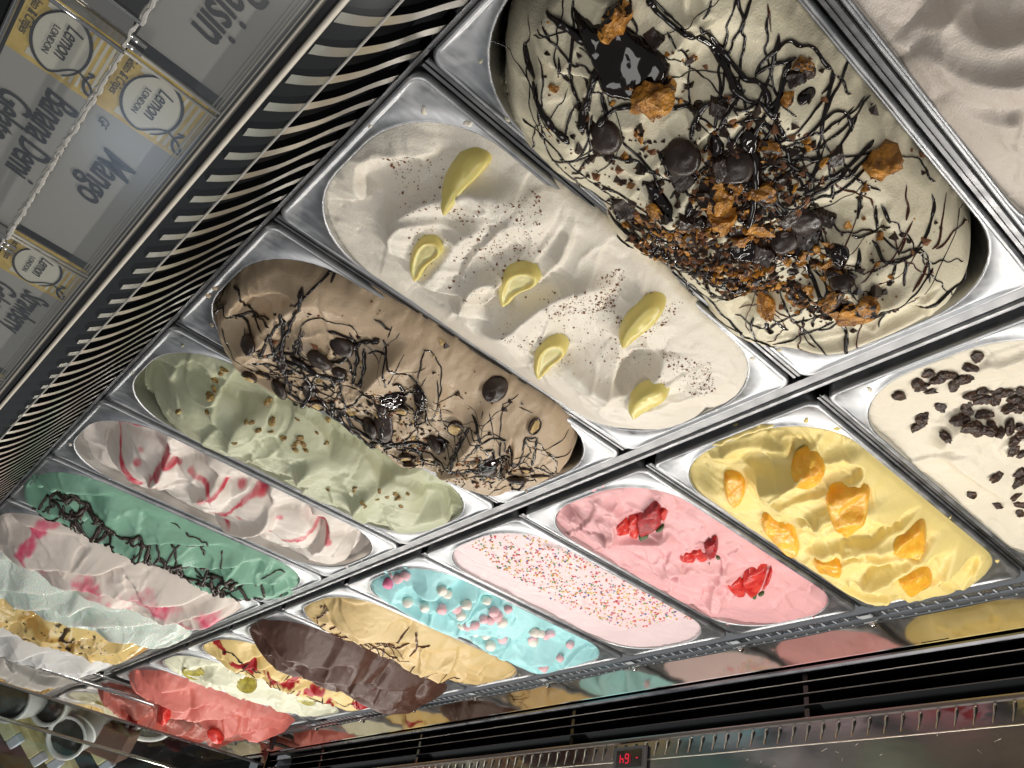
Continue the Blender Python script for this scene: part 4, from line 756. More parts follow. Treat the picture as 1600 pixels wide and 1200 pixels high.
# -- pistachio nuts
S = SURF['pist']
for i, (px, py, r) in enumerate([(350, 577, 9), (336, 592, 9), (337, 602, 7), (329, 618, 11), (278, 642, 8), (325, 643, 7), (415, 637, 10), (428, 655, 11), (463, 654, 4), (466, 656, 4), (385, 660, 6), (393, 660, 6), (405, 671, 8), (424, 674, 6), (443, 684, 8), (465, 690, 9), (470, 683, 8), (462, 702, 7), (478, 702, 7), (474, 693, 8), (495, 676, 5), (508, 670, 9), (516, 675, 7), (367, 692, 6), (555, 762, 6), (553, 768, 5), (566, 785, 7), (571, 790, 6), (593, 767, 6), (590, 780, 5), (605, 776, 6), (618, 771, 7), (622, 777, 8), (638, 771, 6), (626, 790, 6), (513, 765, 5), (345, 583, 6), (460, 696, 6)]):
    p = S.hit(px, py); w = r * .00052; V, F, _ = rock(w, 300 + i, .5, .2, 2, (1, .62, .6)); o = part(S.o, 'nut_piece', V, F, NUT, False); place(o, p + Vector((0, 0, w * .2)), S.normal(p.x, p.y), random.uniform(0, 6))

# -- raisins
S = SURF['raisin']
RPX = [(675, 195), (645, 250), (610, 310), (548, 350), (425, 382), (260, 400), (480, 460), (380, 520), (365, 565), (585, 530), (710, 500), (620, 455), (510, 625), (410, 285), (500, 300), (530, 290), (460, 320), (370, 355), (630, 575), (720, 590), (795, 605), (760, 565), (850, 570), (905, 570), (650, 395), (710, 420), (770, 425), (830, 385), (870, 420), (845, 470), (900, 470), (915, 380), (880, 645), (865, 690), (915, 715), (775, 835), (895, 860), (910, 810), (885, 940), (645, 930), (780, 988), (900, 1030), (915, 990), (700, 380), (580, 315), (360, 335), (690, 590), (740, 605), (680, 560), (790, 385), (620, 480), (930, 440), (935, 600)]
for i, (a, b) in enumerate(RPX + [(960, 500), (980, 420), (990, 640), (1000, 560), (1010, 700), (1000, 800), (1020, 860), (1040, 470)]):
    p = S.hit(1330 + a / 3.43, 500 + b / 3.43); w = random.uniform(.0042, .0062); V, F, _ = rock(w, 400 + i, .5, 0, 3, (1.2, .82, .5), None, -1); o = part(S.o, 'raisin', V, F, RAISIN, True); place(o, p + Vector((0, 0, w * .16)), (S.normal(p.x, p.y) + Vector((random.uniform(-.25, .25), random.uniform(-.25, .25), 0))).normalized(), random.uniform(0, 6))

# -- mango chunks
S = SURF['mango']
mc = lambda L_: [(1050 + a / 2.909, 620 + b / 2.909) for a, b in L_]
for i, (P, th, lab, ti) in enumerate([([(230, 395), (270, 390), (330, 410), (343, 460), (300, 495), (262, 488), (235, 450)], .009, 'smallest orange mango chunk near the back corner of the mango gelato', (.1, .2)), ([(540, 360), (590, 325), (660, 310), (705, 340), (700, 385), (660, 415), (600, 422), (540, 395)], .010, 'rounded orange mango chunk under the shaded back fold', (0, .3)), ([(690, 480), (720, 450), (800, 445), (905, 440), (908, 490), (860, 560), (780, 598), (740, 570)], .012, 'biggest wedge of mango in the middle of the yellow gelato', (0, .35)),
      ([(405, 575), (440, 565), (470, 590), (550, 605), (582, 660), (580, 705), (520, 712), (450, 670), (405, 630)], .011, 'deep orange mango chunk overhanging the divider toward the strawberry pan', (.2, .2)), ([(990, 660), (1060, 640), (1160, 625), (1172, 680), (1160, 730), (1110, 752), (1000, 730)], .011, 'frosted square mango chunk on the front half of the yellow gelato', (0, .3)), ([(635, 730), (700, 740), (778, 745), (770, 830), (700, 835), (650, 815)], .009, 'flat mango chunk slipping over the rim above the pan divider', (.1, .2)), ([(1010, 800), (1060, 810), (1170, 815), (1197, 850), (1180, 890), (1100, 930), (1075, 910)], .009, 'mango chunk hanging over the front rim of its pan', (0, .3))]):
    o = slab(S, mc(P), th * .55, MANGO, 'mango_chunk', edge=.0042, lump=.0012, sink=.005, seed=i, n=40, lift=.001); tag(o, lab, 'mango chunk', 'orange mango chunks on the mango gelato')

# -- fanned strawberries
S = SURF['straw']
sp = lambda L_: [(940 + a / 5.333, 770 + b / 5.333) for a, b in L_]
def strawberry(slices, leaves, lab, seed):
    allp = [q for sl, *_ in slices for q in sp(sl)]; c0 = S.hit(sum(q[0] for q in allp) / len(allp), sum(q[1] for q in allp) / len(allp)); e = empty('fanned_strawberry', c0); tag(e, lab, 'strawberry', 'fanned strawberries on the pink gelato')
    for i, (sl, dark, lift, th) in enumerate(slices):
        o = slab(S, sp(sl), th, BERRY_DARK if dark else BERRY, 'strawberry_slice', edge=.0036, lump=.0011, sink=.003, seed=seed * 9 + i, n=30, lift=lift); o.parent = e; o.location = o.location - c0
    for i, lf in enumerate(leaves):
        o = slab(S, sp(lf), .0014, LEAF, 'leaf', edge=.0008, lump=.001, sink=.001, seed=seed + i, n=16, lift=.0015); o.parent = e; o.location = o.location - c0
strawberry([([(115, 265), (160, 262), (215, 265), (230, 320), (240, 378), (160, 365), (120, 330)], 0, 0, .003), ([(212, 265), (250, 235), (310, 225), (305, 300), (315, 385), (240, 380), (212, 330)], 0, .0008, .0038), ([(480, 150), (540, 125), (558, 190), (530, 270), (500, 265), (480, 210)], 0, .001, .0042), ([(295, 225), (380, 170), (440, 115), (495, 130), (495, 230), (510, 280), (430, 340), (310, 380), (280, 300)], 1, .0016, .0058)],
           [[(300, 390), (340, 375), (385, 372), (395, 385), (350, 400), (320, 415)], [(440, 330), (490, 300), (525, 290), (515, 315), (470, 335)]], 'fanned strawberry nearest the back of the pink gelato, with the palest cut end', 1)
strawberry([([(640, 545), (700, 500), (760, 520), (800, 590), (740, 600), (660, 580)], 0, 0, .0035), ([(735, 480), (830, 465), (865, 540), (905, 592), (820, 602), (765, 540)], 0, .001, .0042), ([(840, 455), (910, 430), (965, 412), (975, 500), (945, 575), (900, 600), (862, 560), (865, 500)], 1, .002, .0055)],
           [[(950, 545), (985, 548), (988, 562), (955, 562)], [(890, 590), (905, 600), (895, 612)]], 'dark tipped fanned strawberry in the middle of the pink gelato', 2)
strawberry([([(1035, 800), (1060, 760), (1150, 720), (1185, 750), (1218, 865), (1160, 882), (1080, 862)], 0, 0, .0035), ([(1350, 800), (1385, 700), (1428, 662), (1420, 730), (1380, 800), (1330, 845)], 0, .001, .0042), ([(1165, 722), (1290, 670), (1365, 648), (1392, 690), (1335, 832), (1260, 872), (1212, 852), (1175, 780)], 0, .0016, .0055)],
           [[(1248, 868), (1290, 862), (1295, 885), (1262, 890)], [(1300, 858), (1350, 842), (1362, 858), (1315, 866)]], 'bright fanned strawberry nearest the front of the pink gelato', 3)

# -- sprinkles
S = SURF['sprk']
SPR = [mat('sprinkle_%s' % n, tuple(.12 + .86 * q for q in c), .35) for n, c in (('red', (.80, .03, .05)), ('orange', (.90, .30, .04)), ('yellow', (.90, .68, .08)), ('green', (.04, .36, .08)), ('blue', (.03, .09, .45)), ('pink', (.85, .15, .35)))]
rg = np.random.default_rng(12); pts = in_poly_px([(725, 865), (770, 845), (860, 850), (950, 905), (1070, 960), (1085, 985), (1040, 990), (940, 985), (850, 945), (770, 905)], 620, S, 31) + in_poly_px([(735, 870), (880, 880), (1080, 965), (1090, 985), (980, 1000), (880, 965), (790, 920)], 420, S, 33)
stuff_bits(S, 'sprinkles', pts, rg.uniform(.0010, .0019, len(pts)), SPR, seed=7, mi=rg.choice([0, 0, 1, 1, 2, 2, 3, 4, 5], len(pts)).tolist(), lift=.5)

# -- marshmallows
S = SURF['blue']
MM = [(470, 290, 'h'), (555, 255, 'p'), (495, 262, 'p'), (520, 262, 'p'), (765, 340, 'w'), (740, 322, 'w'), (870, 350, 'w'), (570, 380, 'w'), (655, 395, 'w'), (745, 390, 'p'), (800, 390, 'p'), (840, 415, 'w'), (815, 405, 'p'), (955, 415, 'w'), (1000, 430, 'p'), (1070, 415, 'p'), (950, 465, 'p'), (985, 465, 'p'), (1015, 450, 'p'), (1040, 480, 'w'), (840, 495, 'w'), (870, 500, 'p'), (905, 495, 'p'), (905, 540, 'w'), (960, 545, 'w'), (990, 555, 'w'), (940, 540, 'w'), (1065, 550, 'p'), (1075, 575, 'p'), (1045, 545, 'p'), (1200, 530, 'w'), (1230, 535, 'w'), (1285, 535, 'p'), (1260, 545, 'p'), (1195, 575, 'w'), (1190, 560, 'p'), (1380, 590, 'p'), (1255, 630, 'p'), (1330, 640, 'p')]
mp_ = [(.0052, -.0048), (.006, -.003), (.0062, .001), (.0056, .0042), (.004, .0052), (.0005, .0053)]
mv, mf = lathe(mp_, 14); MME = {k: new_mesh('marshmallow', mv, mf, [M_], True) for k, M_ in (('p', PINKM), ('w', WHITEM), ('h', HOTPINK))}
for i, (a, b, k) in enumerate(MM):
    p = S.hit(460 + a / 3.2, 820 + b / 3.2); o = link('marshmallow', MME[k], S.o); place(o, p + Vector((0, 0, .0018)), Vector((random.uniform(-.8, .8), random.uniform(-.9, .5), 1)).normalized(), random.uniform(0, 6)); s_ = random.uniform(.85, 1.15); o.scale = (s_, s_, s_ * .95)

# -- scribbles on the farther pans
def scribble(key, n, r, seed, M=SAUCE, ur=(-.075, .075), vr=(.03, .33), turns=5, amp=.03, name='chocolate_drizzle'):
    s = SURF[key]; rg = random.Random(seed)
    for k in range(n):
        u, v = rg.uniform(*ur), rg.uniform(*vr); a = rg.uniform(0, 6.28); P = []
        for j in range(rg.randint(3, turns)):
            P.append((s.cx + u, s.y0 + v)); a += rg.uniform(-1.3, 1.3); u = min(max(u + math.cos(a) * amp * rg.uniform(.4, 1), ur[0]), ur[1]); v = min(max(v + math.sin(a) * amp * rg.uniform(.4, 1), vr[0]), vr[1])
        drape(s, P, r * rg.uniform(.6, 1.5), M=M, name=name, seed=seed * 100 + k, wob=.0015)
scribble('mint', 46, .0017, 1, CHOC, (-.03, .075), (.03, .20), 7, .034); scribble('mint', 44, .0018, 2, CHOC, (-.02, .075), (.17, .34), 6, .03); scribble('mint', 8, .0010, 3, CHOC, (-.065, .0), (.05, .33), 4, .03)
S = SURF['mint']
for P in ([(110, 800), (150, 795), (165, 815), (140, 830), (115, 815)], [(190, 840), (225, 845), (240, 862), (215, 878), (195, 862)], [(330, 905), (350, 920), (362, 940), (345, 945), (328, 925)]): pdrape(S, P, .0028, M=CHOC, seed=len(P) + P[0][0])
scribble('caramel', 34, .0009, 4, SYRUP, (-.005, .072), (.05, .34), 5, .028, 'syrup_drizzle'); scribble('caramel', 22, .0010, 5, SYRUP, (-.01, .07), (.02, .16), 4, .03, 'syrup_drizzle')
S = SURF['caramel']
for P in ([(640, 978), (628, 990), (612, 1000), (590, 1005)], [(600, 1010), (640, 1000), (660, 1010), (672, 1008)], [(640, 1025), (655, 1010), (650, 990)]): pdrape(S, P, .0016, M=SYRUP, seed=P[0][0], name='syrup_drizzle')
scribble('yellowred', 16, .0011, 6, CHOC, (-.06, .06), (.03, .33), 4, .03)
scribble('yellowred', 14, .0022, 7, REDSAUCE, (-.05, .05), (.03, .33), 4, .022, 'red_sauce_streak')

# -- lime slices, berries, lemon slices on the last pans
def round_slice(key, px, py, r, M, name, lab, cat, grp, nrm=(0, 0, 1), spin=0, lift=.002):
    s = SURF[key]; p = s.hit(px, py); V, F = lathe([(r * .9, -.0016), (r, -.0006), (r, .0008), (r * .93, .0016), (r * .85, .0011), (.0005, .0012)], 22)
    o = link(name, new_mesh(name, V, F, [M], True)); place(o, p + Vector((0, 0, lift)), Vector(nrm).normalized(), spin); tag(o, lab, cat, grp)
LS = 'lime slices on the ivory gelato'
round_slice('lime', 303, 1050, .020, LIME, 'lime_slice', 'round green brown lime slice at the back of the ivory gelato', 'lime slice', LS, (-.3, -.1, 1))
round_slice('lime', 385, 1068, .020, LIME, 'lime_slice', 'upright green brown lime slice in the middle of the ivory gelato', 'lime slice', LS, (-.5, -.45, .8), lift=.005)
round_slice('lime', 478, 1090, .020, LIME, 'lime_slice', 'green brown lime slice pressed into the front of the ivory gelato', 'lime slice', LS, (-.2, -.3, 1))
CANDYL = add_mottle(mat('lemon_slice', rough=.35, Subsurface_Weight=.3, Subsurface_Scale=.004), 80, (.78, .62, .16), (.85, .76, .38))
round_slice('white', 52, 1038, .026, CANDYL, 'lemon_slice', 'pale lemon slice standing on the white gelato by the end wall', 'lemon slice', 'lemon slices on the white gelato', (-.8, .25, .55), lift=.010)
round_slice('white', 4, 1012, .022, CANDYL, 'lemon_slice', 'yellow lemon slice lying further back on the white gelato', 'lemon slice', 'lemon slices on the white gelato', (-.3, .1, 1), lift=.004)
S = SURF['berry']
for i, (px, py, r, lab) in enumerate([(268, 1080, .024, 'large dark red berry half on the back of the coral gelato'), (258, 1096, .018, 'red berry half tucked under the large dark one'), (312, 1114, .019, 'red berry piece on the slope beside the scooped hollow'), (346, 1119, .020, 'red berry piece in the middle of the row on the coral gelato'), (369, 1133, .020, 'red berry piece fourth along the row toward the front'), (409, 1141, .017, 'red berry piece nearest the front corner post')]):
    p = S.hit(px, py); V, F, _ = rock(r, 500 + i, .15, 0, 3, (1, .75, .55)); o = link('berry_half', new_mesh('berry_half', V, F, [BERRY], True)); place(o, p + Vector((0, 0, r * .2)), S.normal(p.x, p.y, .01), random.uniform(0, 6)); tag(o, lab, 'berry', 'berry pieces on the coral gelato')
S = SURF['passion']; pts = in_poly_px([(0, 940), (60, 945), (110, 965), (230, 1000), (225, 1015), (130, 1000), (40, 980)], 90, S, 41)
stuff_bits(S, 'passion_fruit_seeds', pts, RNG.uniform(.001, .0022, len(pts)), [BLACKGLOSS], seed=8)

# -- smears of gelato on the steel rims
def smears(key, n, seed):
    s = SURF[key]; rg = random.Random(seed); ox = PITCH / 2 - MX; op = rrect(s.cx - ox, s.cx + ox, s.y0 + MY, s.y0 + L - .0012 - MY, RAD, 8, 3)
    c0 = np.array([s.cx, s.y0 + L / 2])
    for k in range(n):
        q = np.array(op[rg.randrange(len(op))]); dr = (q - c0) / np.hypot(*(q - c0)); q = q + dr * rg.uniform(.001, .010); q[0] = min(max(q[0], s.cx - PITCH / 2 + .007), s.cx + PITCH / 2 - .007); q[1] = min(max(q[1], s.y0 + .004), s.y0 + L - .006)
        r = rg.uniform(.0010, .0038); a0 = rg.uniform(0, 6.28); st = rg.uniform(.4, 1)
        V = [(q[0], q[1], .0011)]; m_ = 12
        for j in range(m_):
            a = 6.283 * j / m_; rr = r * rg.uniform(.7, 1.2); x, y = rr * math.cos(a), rr * st * math.sin(a); V.append((q[0] + x * math.cos(a0) - y * math.sin(a0), q[1] + x * math.sin(a0) + y * math.cos(a0), -.0014))
        o = part(s.o, 'gelato_smear', V, [(0, 1 + j, 1 + (j + 1) % m_) for j in range(m_)], GEL); a_ = o.data.color_attributes.new('tint', 'FLOAT_COLOR', 'POINT'); c = s.col; a_.data.foreach_set('color', np.tile(np.r_[c, 1].astype(np.float32), len(V)))
for k_, n_ in (('honey', 7), ('lemon', 6), ('brown', 8), ('pist', 6), ('ripple', 6), ('mango', 6), ('straw', 5), ('raisin', 4), ('blue', 4), ('caramel', 4)): smears(k_, n_, len(k_) * 7 + n_)
# ------------------------------------------------------------------ near side: air grille, acrylic card shelf
e = empty('air_grille'); tag(e, 'curved air grille of slim steel bars along the near edge of the pans', 'grille')
gp = [(-.0015, -.012), (-.0030, .000), (-.0085, .010), (-.0150, .0215), (-.0265, .0455), (-.0340, .0580), (-.0420, .0700), (-.0500, .0790), (-.0570, .0850)]
gs = smooth_line(gp, 2)
v, f = extrude_profile([(y - .012, z - .007) for y, z in gs], X0, X1); part(e, 'cavity_shade', v, f, BLACK)  # black sheet stands in for the shade of the hollow behind the bars
BAR = None
for k in range(120):
    x = -.60 + .0212 * k + .0029
    if x > X1 - .01: break
    if BAR is None:
        V = []; F = []
        for i, (y, z) in enumerate(gs):
            j0, j1 = max(i - 1, 0), min(i + 1, len(gs) - 1); t = np.array(gs[j1]) - np.array(gs[j0]); t /= np.hypot(*t); nn = np.array([t[1], -t[0]])
            for dx, dn in ((-.0032, 0), (.0032, 0), (.0032, -.004), (-.0032, -.004)): V.append((dx, y + nn[0] * dn, z + nn[1] * dn))
        for i in range(len(gs) - 1):
            for q in range(4): F.append((i * 4 + q, i * 4 + (q + 1) % 4, i * 4 + 4 + (q + 1) % 4, i * 4 + 4 + q))
        BAR = new_mesh('grille_bar', V, F, [CHROME_BAR := mat('grille_steel', (.76, .71, .61), .30, 1), BLACK], False, [0, 1, 1, 1] * (len(gs) - 1))  # bar sides coloured black as the shade of the gaps
    link('grille_bar', BAR, e, (x, 0, 0))
v, f = extrude_profile([(-.0042, .0035), (-.0006, -.0008), (.0004, -.006), (-.001, -.012)], X0, X1); part(e, 'edge_strip', v, f, DARKSTEEL, False)

# acrylic shelf with flavour cards, turned slightly against the pans as in the place
AN = math.radians(-1.5); ORG = (.09, -.049, .098)
def near(name, label, cat, group=None):
    o = empty(name, ORG, AN); tag(o, label, cat, group); return o
def clear(name, tint=(1, 1, 1), gl=.10, rough=.03):
    M = bpy.data.materials.new(name); M.use_nodes = True; n, l = M.node_tree.nodes, M.node_tree.links; n.remove(n['Principled BSDF'])
    t = n.new('ShaderNodeBsdfTransparent'); t.inputs[0].default_value = (*tint, 1); g = n.new('ShaderNodeBsdfGlossy'); g.inputs['Roughness'].default_value = rough; g.inputs['Color'].default_value = (1, 1, 1, 1)
    fr = n.new('ShaderNodeFresnel'); fr.inputs['IOR'].default_value = 1.49; ad = n.new('ShaderNodeMath'); ad.operation = 'ADD'; ad.inputs[1].default_value = gl; ad.use_clamp = True
    mx = n.new('ShaderNodeMixShader'); ge = n.new('ShaderNodeNewGeometry'); iv = n.new('ShaderNodeMath'); iv.operation = 'SUBTRACT'; iv.inputs[0].default_value = 1; l.new(ge.outputs['Backfacing'], iv.inputs[1]); mu = n.new('ShaderNodeMath'); mu.operation = 'MULTIPLY'; l.new(fr.outputs[0], mu.inputs[0]); l.new(iv.outputs[0], mu.inputs[1]); l.new(mu.outputs[0], ad.inputs[0]); l.new(ad.outputs[0], mx.inputs[0]); l.new(t.outputs[0], mx.inputs[1]); l.new(g.outputs[0], mx.inputs[2]); l.new(mx.outputs[0], n['Material Output'].inputs[0]); return M
ACR = clear('clear_acrylic', (.965, .96, .94), .07, .16); ACR2 = clear('acrylic_edge', (.80, .83, .85), .03, .12); GLASS = clear('case_glass', (.90, .93, .92), .0)
EDGE = mat('acrylic_edge_glint', (.50, .48, .44), .3); ROD = mat('acrylic_edge_glow', (.88, .80, .68), .25)  # pale colours stand in for light piped and glinting along the acrylic edges
sh = near('counter_shelf', 'dark counter shelf under the flavour cards beside the grille', 'shelf')
bm_obj('shelf_plate', box(-.75, 2.2, -.32, -.012, -.020, -.014), mat('shelf_grey', (.10, .105, .11), .35), sh)
rl = near('acrylic_rail', 'clear acrylic rail with bright edges between the cards and the grille', 'rail')
bm_obj('rail_plate', box(-.75, 2.2, -.0095, .0040, -.004, .002), ACR2, rl)
bm_obj('rail_lip', box(-.75, 2.2, -.0165, -.0140, -.005, .0075), BLACKGLOSS, rl)
for y, r in ((-.0112, .0014), (-.0172, .0009), (.0042, .0006), (-.0195, .0004), (-.0215, .0005), (-.0228, .0003), (-.0245, .0003)):
    part(rl, 'edge_strip', *tube([(-.75, y, .0035), (2.2, y, .0035)], r, 8), ROD if r > .0007 else EDGE)
bk = near('chrome_counter_rail', 'slim chrome rail along the dark outer edge of the card shelf', 'rail')
part(bk, 'bar', *tube([(-.75, -.106, .004), (2.2, -.106, .004)], .0016, 8), CHROME); bm_obj('dark_strip', box(-.75, 2.2, -.32, -.1085, -.004, .003), BLACKGLOSS, bk)

def text(parent, s, x, y, size, sx=.62, shear=.28, M=INK, z=.0006, name='lettering', align='LEFT', off=0.0):
    cu = bpy.data.curves.new(name, 'FONT'); cu.body = s; cu.size = size; cu.shear = shear; cu.align_x = align; cu.space_character = .95; cu.offset = off; cu.materials.append(M); cu.resolution_u = 3; cu.extrude = .00005
    o = bpy.data.objects.new(name, cu); COL.objects.link(o); me = bpy.data.meshes.new_from_object(o.evaluated_get(bpy.context.evaluated_depsgraph_get())); bpy.data.objects.remove(o); o = link(name, me); o.parent = parent; o.location = (x, y, z); o.scale = (sx, 1, 1); return o
def stroke(parent, pts, w, M=INK, z=.0008, name='logo_line', closed=False):
    P = smooth_line(pts, 2); n = len(P); V = []; F = []
    for i, p in enumerate(P):
        t = P[min(i + 1, n - 1)] - P[max(i - 1, 0)]; t /= np.hypot(*t) + 1e-9; ww = w * (.55 + .7 * math.sin(math.pi * i / (n - 1)))
        V += [(p[0] - t[1] * ww, p[1] + t[0] * ww, z), (p[0] + t[1] * ww, p[1] - t[0] * ww, z)]
    F = [(2 * i, 2 * i + 1, 2 * i + 3, 2 * i + 2) for i in range(n - 1)]
    return part(parent, name, V, F, M, False)
def card(x0, y0, wd, ht, lines, label, gf=False, tilt=0.0, z=0.0):
    """flavour card in the shelf's own axes: picture band first, lettering after it"""
    c = near('flavour_card', label, 'card', 'flavour cards on the acrylic shelf')
    bm_obj('card_sheet', box(x0, x0 + wd, y0, y0 + ht, z - .0006, z), WHITE, c)
    bw = .043
    bm_obj('picture_band', box(x0, x0 + bw, y0, y0 + ht, z + .0001, z + .0003), YELLOW, c)
    for k in range(5):
        yy = y0 + ht * (.62 + .075 * k); xx = x0 + .003
        bm_obj('pale_stripe', box(xx, x0 + bw - .003, yy, yy + ht * .034, z + .0003, z + .00042), PALE, c)
    for k in range(4):
        xx = x0 + .004 + k * .0105
        bm_obj('pale_stripe', box(xx, xx + .0045, y0 + ht * .20, y0 + ht * .60, z + .0003, z + .00044), PALE, c)
    cx, cy = x0 + bw * .52, y0 + ht * .47; a, b = bw * .42, ht * .30
    n = 28; V = [(cx, cy, z + .0006)] + [(cx + a * math.cos(6.283 * k / n), cy + b * math.sin(6.283 * k / n), z + .0006) for k in range(n)]
    part(c, 'logo_oval', V, [(0, 1 + k, 1 + (k + 1) % n) for k in range(n)], PALE, False)
    stroke(c, [(cx + a * 1.02 * math.cos(t), cy + b * 1.02 * math.sin(t)) for t in np.linspace(.5, 4.3, 16)],   .0006, z=z + .0009)
    stroke(c, [(cx - a * 1.0, cy - b * .35)] + [(cx + a * 1.02 * math.cos(t), cy + b * 1.02 * math.sin(t)) for t in np.linspace(4.1, 6.4, 10)] + [(cx + a * .55, cy + b * .62), (cx + a * .40, cy + b * .95)], .0006, z=z + .0009)
    stroke(c, [(cx + a * .45, cy + b * .95), (cx + a * .62, cy + b * 1.5), (cx + a * .95, cy + b * 1.75), (cx + a * .95, cy + b * 1.4), (cx + a * .55, cy + b * 1.15), (cx + a * .2, cy + b * 1.5), (cx + a * .3, cy + b * 1.2)], .0006, z=z + .0009)
    text(c, 'Lemon', cx - a * .72, cy - b * .08, .0105, .72, .35, z=z + .0010, name='logo_lettering'); text(c, 'LONDON', cx - a * .45, cy - b * .48, .0042, 1, 0, z=z + .0010, name='logo_lettering')
    text(c, 'Gelato & Crêpes', x0 + .003, y0 + ht * .055, .0058, .72, .3, z=z + .0008, name='logo_lettering')
    if gf: text(c, 'GF', x0 + bw + .004, y0 + ht * .12, .0075, .7, .3, z=z + .0006)
    for s, tx, ty, sz, sx in lines: text(c, s, x0 + tx, y0 + ty, sz, sx, z=z + .0006, off=.00025)
    return c
card(.105, -.0640, .160, .0425, [('Mango', .064, .0140, .0250, .68)], 'flavour card reading Mango beside the honeycomb end of the grille', True)
card(.272, -.0640, .160, .0425, [('Strawberry', .050, .0215, .0225, .56), ('Gelato', .055, .0040, .0225, .62)], 'flavour card reading Strawberry Gelato past the Mango card')
card(.440, -.0640, .160, .0425, [], 'flavour card showing only its yellow band beyond the Strawberry card')
card(-.062, -.0640, .160, .0425, [('Raisin', .098, .0145, .0265, .66)], 'flavour card reading Raisin in large letters, before the Mango card')
card(.103, -.1035, .166, .0385, [('Banana Demi', .050, .0215, .0225, .60), ('Gelato', .066, .0055, .0225, .60)], 'flavour card reading Banana Demi Gelato in the outer row', z=.003)
card(.290, -.1035, .160, .0385, [], 'outer row flavour card past the Banana Demi card', z=.003)
card(-.085, -.1035, .160, .0385, [], 'blank end of the outer row card before the Banana Demi card', z=.003)
# acrylic holders over the cards
for k, (x0, lab) in enumerate(((-.064, 'clear acrylic holder over the Raisin card'), (.103, 'clear acrylic holder over the Mango card'), (.270, 'clear acrylic holder over the Strawberry card'), (.438, 'clear acrylic holder over the last inner card'))):
    h = near('card_holder', lab, 'card holder', 'clear holders over the flavour cards')
    bm_obj('cover', box(x0, x0 + .1645, -.0655, -.0205, .0055, .0075), ACR, h)
    for xx in (x0 + .0006, x0 + .1640): part(h, 'edge_strip', *tube([(xx, -.0655, .0065), (xx, -.0205, .0065)], .0008, 6), EDGE)
    v, f = extrude_profile([(-.0655, .0030), (-.0668, .0050), (-.0672, .0075), (-.0655, .0085), (-.0640, .0078)], x0, x0 + .1645)
    V = []; F = []
    rg = random.Random(k)
    P = []; y = -.0655
    for j in range(60):
        P.append((x0 + .1645 * j / 59, y + rg.uniform(-.0005, .0005), .0078 + rg.uniform(-.0003, .0003)))
    part(h, 'edge_strip', *tube(P, [.0004 + rg.random() * .0008 for _ in P], 6), EDGE, False)
for k, (x0, lab) in enumerate(((-.086, 'clear acrylic holder at the near end of the outer row'), (.101, 'clear acrylic holder over the Banana Demi card'), (.288, 'clear acrylic holder past the Banana Demi card'))):
    h = near('card_holder', lab, 'card holder', 'clear holders over the flavour cards')
    bm_obj('cover', box(x0, x0 + .1680, -.1050, -.0640, .0090, .0105), ACR, h)
    part(h, 'edge_strip', *tube([(x0, -.1050, .0100), (x0, -.0640, .0100)], .0010, 6), CHROME); part(h, 'edge_strip', *tube([(x0 + .168, -.1050, .0100), (x0 + .168, -.0640, .0100)], .0010, 6), CHROME)
    rg = random.Random(k + 9)
    part(h, 'edge_strip', *tube([(x0 + .168 * j / 70, -.0642 + rg.uniform(-.0004, .0004), .0105) for j in range(71)], [.0005 + rg.random() * .0008 for _ in range(71)], 6), EDGE, False)
# gap-side steel ends between holders
for k, x0 in enumerate((.068, .252)):
    h = near('holder_clip', ('shiny steel clip beside the Banana Demi card', 'shiny steel clip between the outer cards')[k], 'clip', 'steel clips between the card holders')
    bm_obj('plate', box(x0 + .017, x0 + .035, -.104, -.066, .004, .0055), MIRROR, h); part(h, 'pin', *tube([(x0 + .026, -.066, .007), (x0 + .026, -.058, .007)], .0011, 8), CHROME); part(h, 'pin', *tube([(x0 + .031, -.066, .007), (x0 + .031, -.058, .007)], .0011, 8), CHROME)

# ------------------------------------------------------------------ far side: label strip, mirror strip, vent, panel with display
YW = .7555
st = empty('label_strip'); tag(st, 'clear ribbed plastic price strip along the far edge of the pans', 'label strip')
STRIP = clear('strip_plastic', (.62, .66, .72), .10, .25)
bm_obj('strip', box(X0, X1 - .012, YF - .001, YF + .0075, .0035, .0045), STRIP, st)
TK = mat('tick_white', (.50, .54, .58), .4); tb = new_mesh('tick', *(lambda b: ([v.co[:] for v in b.verts], [tuple(v.index for v in f.verts) for f in b.faces]))(box(-.0008, .0008, YF - .0005, YF + .0070, .0047, .0054)), [TK])
for k in range(130):
    x = -.30 + .0145 * k
    if x < X1 - .02: link('tick', tb, st, (x, 0, 0))
for c in range(11):
    x = c * PITCH
    if c > 0: bm_obj('strip_end', box(x - .006, x + .006, YF - .0008, YF + .0072, .0056, .0062), mat('strip_end_clear', (.45, .47, .49), .3), st)
fl = empty('mirror_strip'); tag(fl, 'polished steel strip reflecting the front row of gelato', 'mirror strip')
v, f = extrude_profile([(YF + .0080, .0000), (YF + .0078, .0062), (YF + .0090, .0078), (YW - .0006, .0080), (YW - .0010, .0105)], X0, X1 - .010); part(fl, 'lower_bead', v, f, CHROME, False)
xs = np.linspace(X0, X1 - .010, 260); zs = np.linspace(.0105, .0425, 7); X, Z = np.meshgrid(xs, zs); cc = (X / PITCH) % 1
Y = YW + .0016 * np.abs(np.sin(math.pi * cc)) + .0030 * fbm(X, Z * .4, 9, 5, 2) + .0006 * fbm(X, Z, 60, 6, 2)
idx = np.arange(X.size).reshape(X.shape); F = np.stack([idx[:-1, :-1].ravel(), idx[:-1, 1:].ravel(), idx[1:, 1:].ravel(), idx[1:, :-1].ravel()], 1)
part(fl, 'mirror_sheet', np.stack([X.ravel(), Y.ravel(), Z.ravel()], 1), F, mat('mirror_steel', (.46, .42, .37), .10, 1))
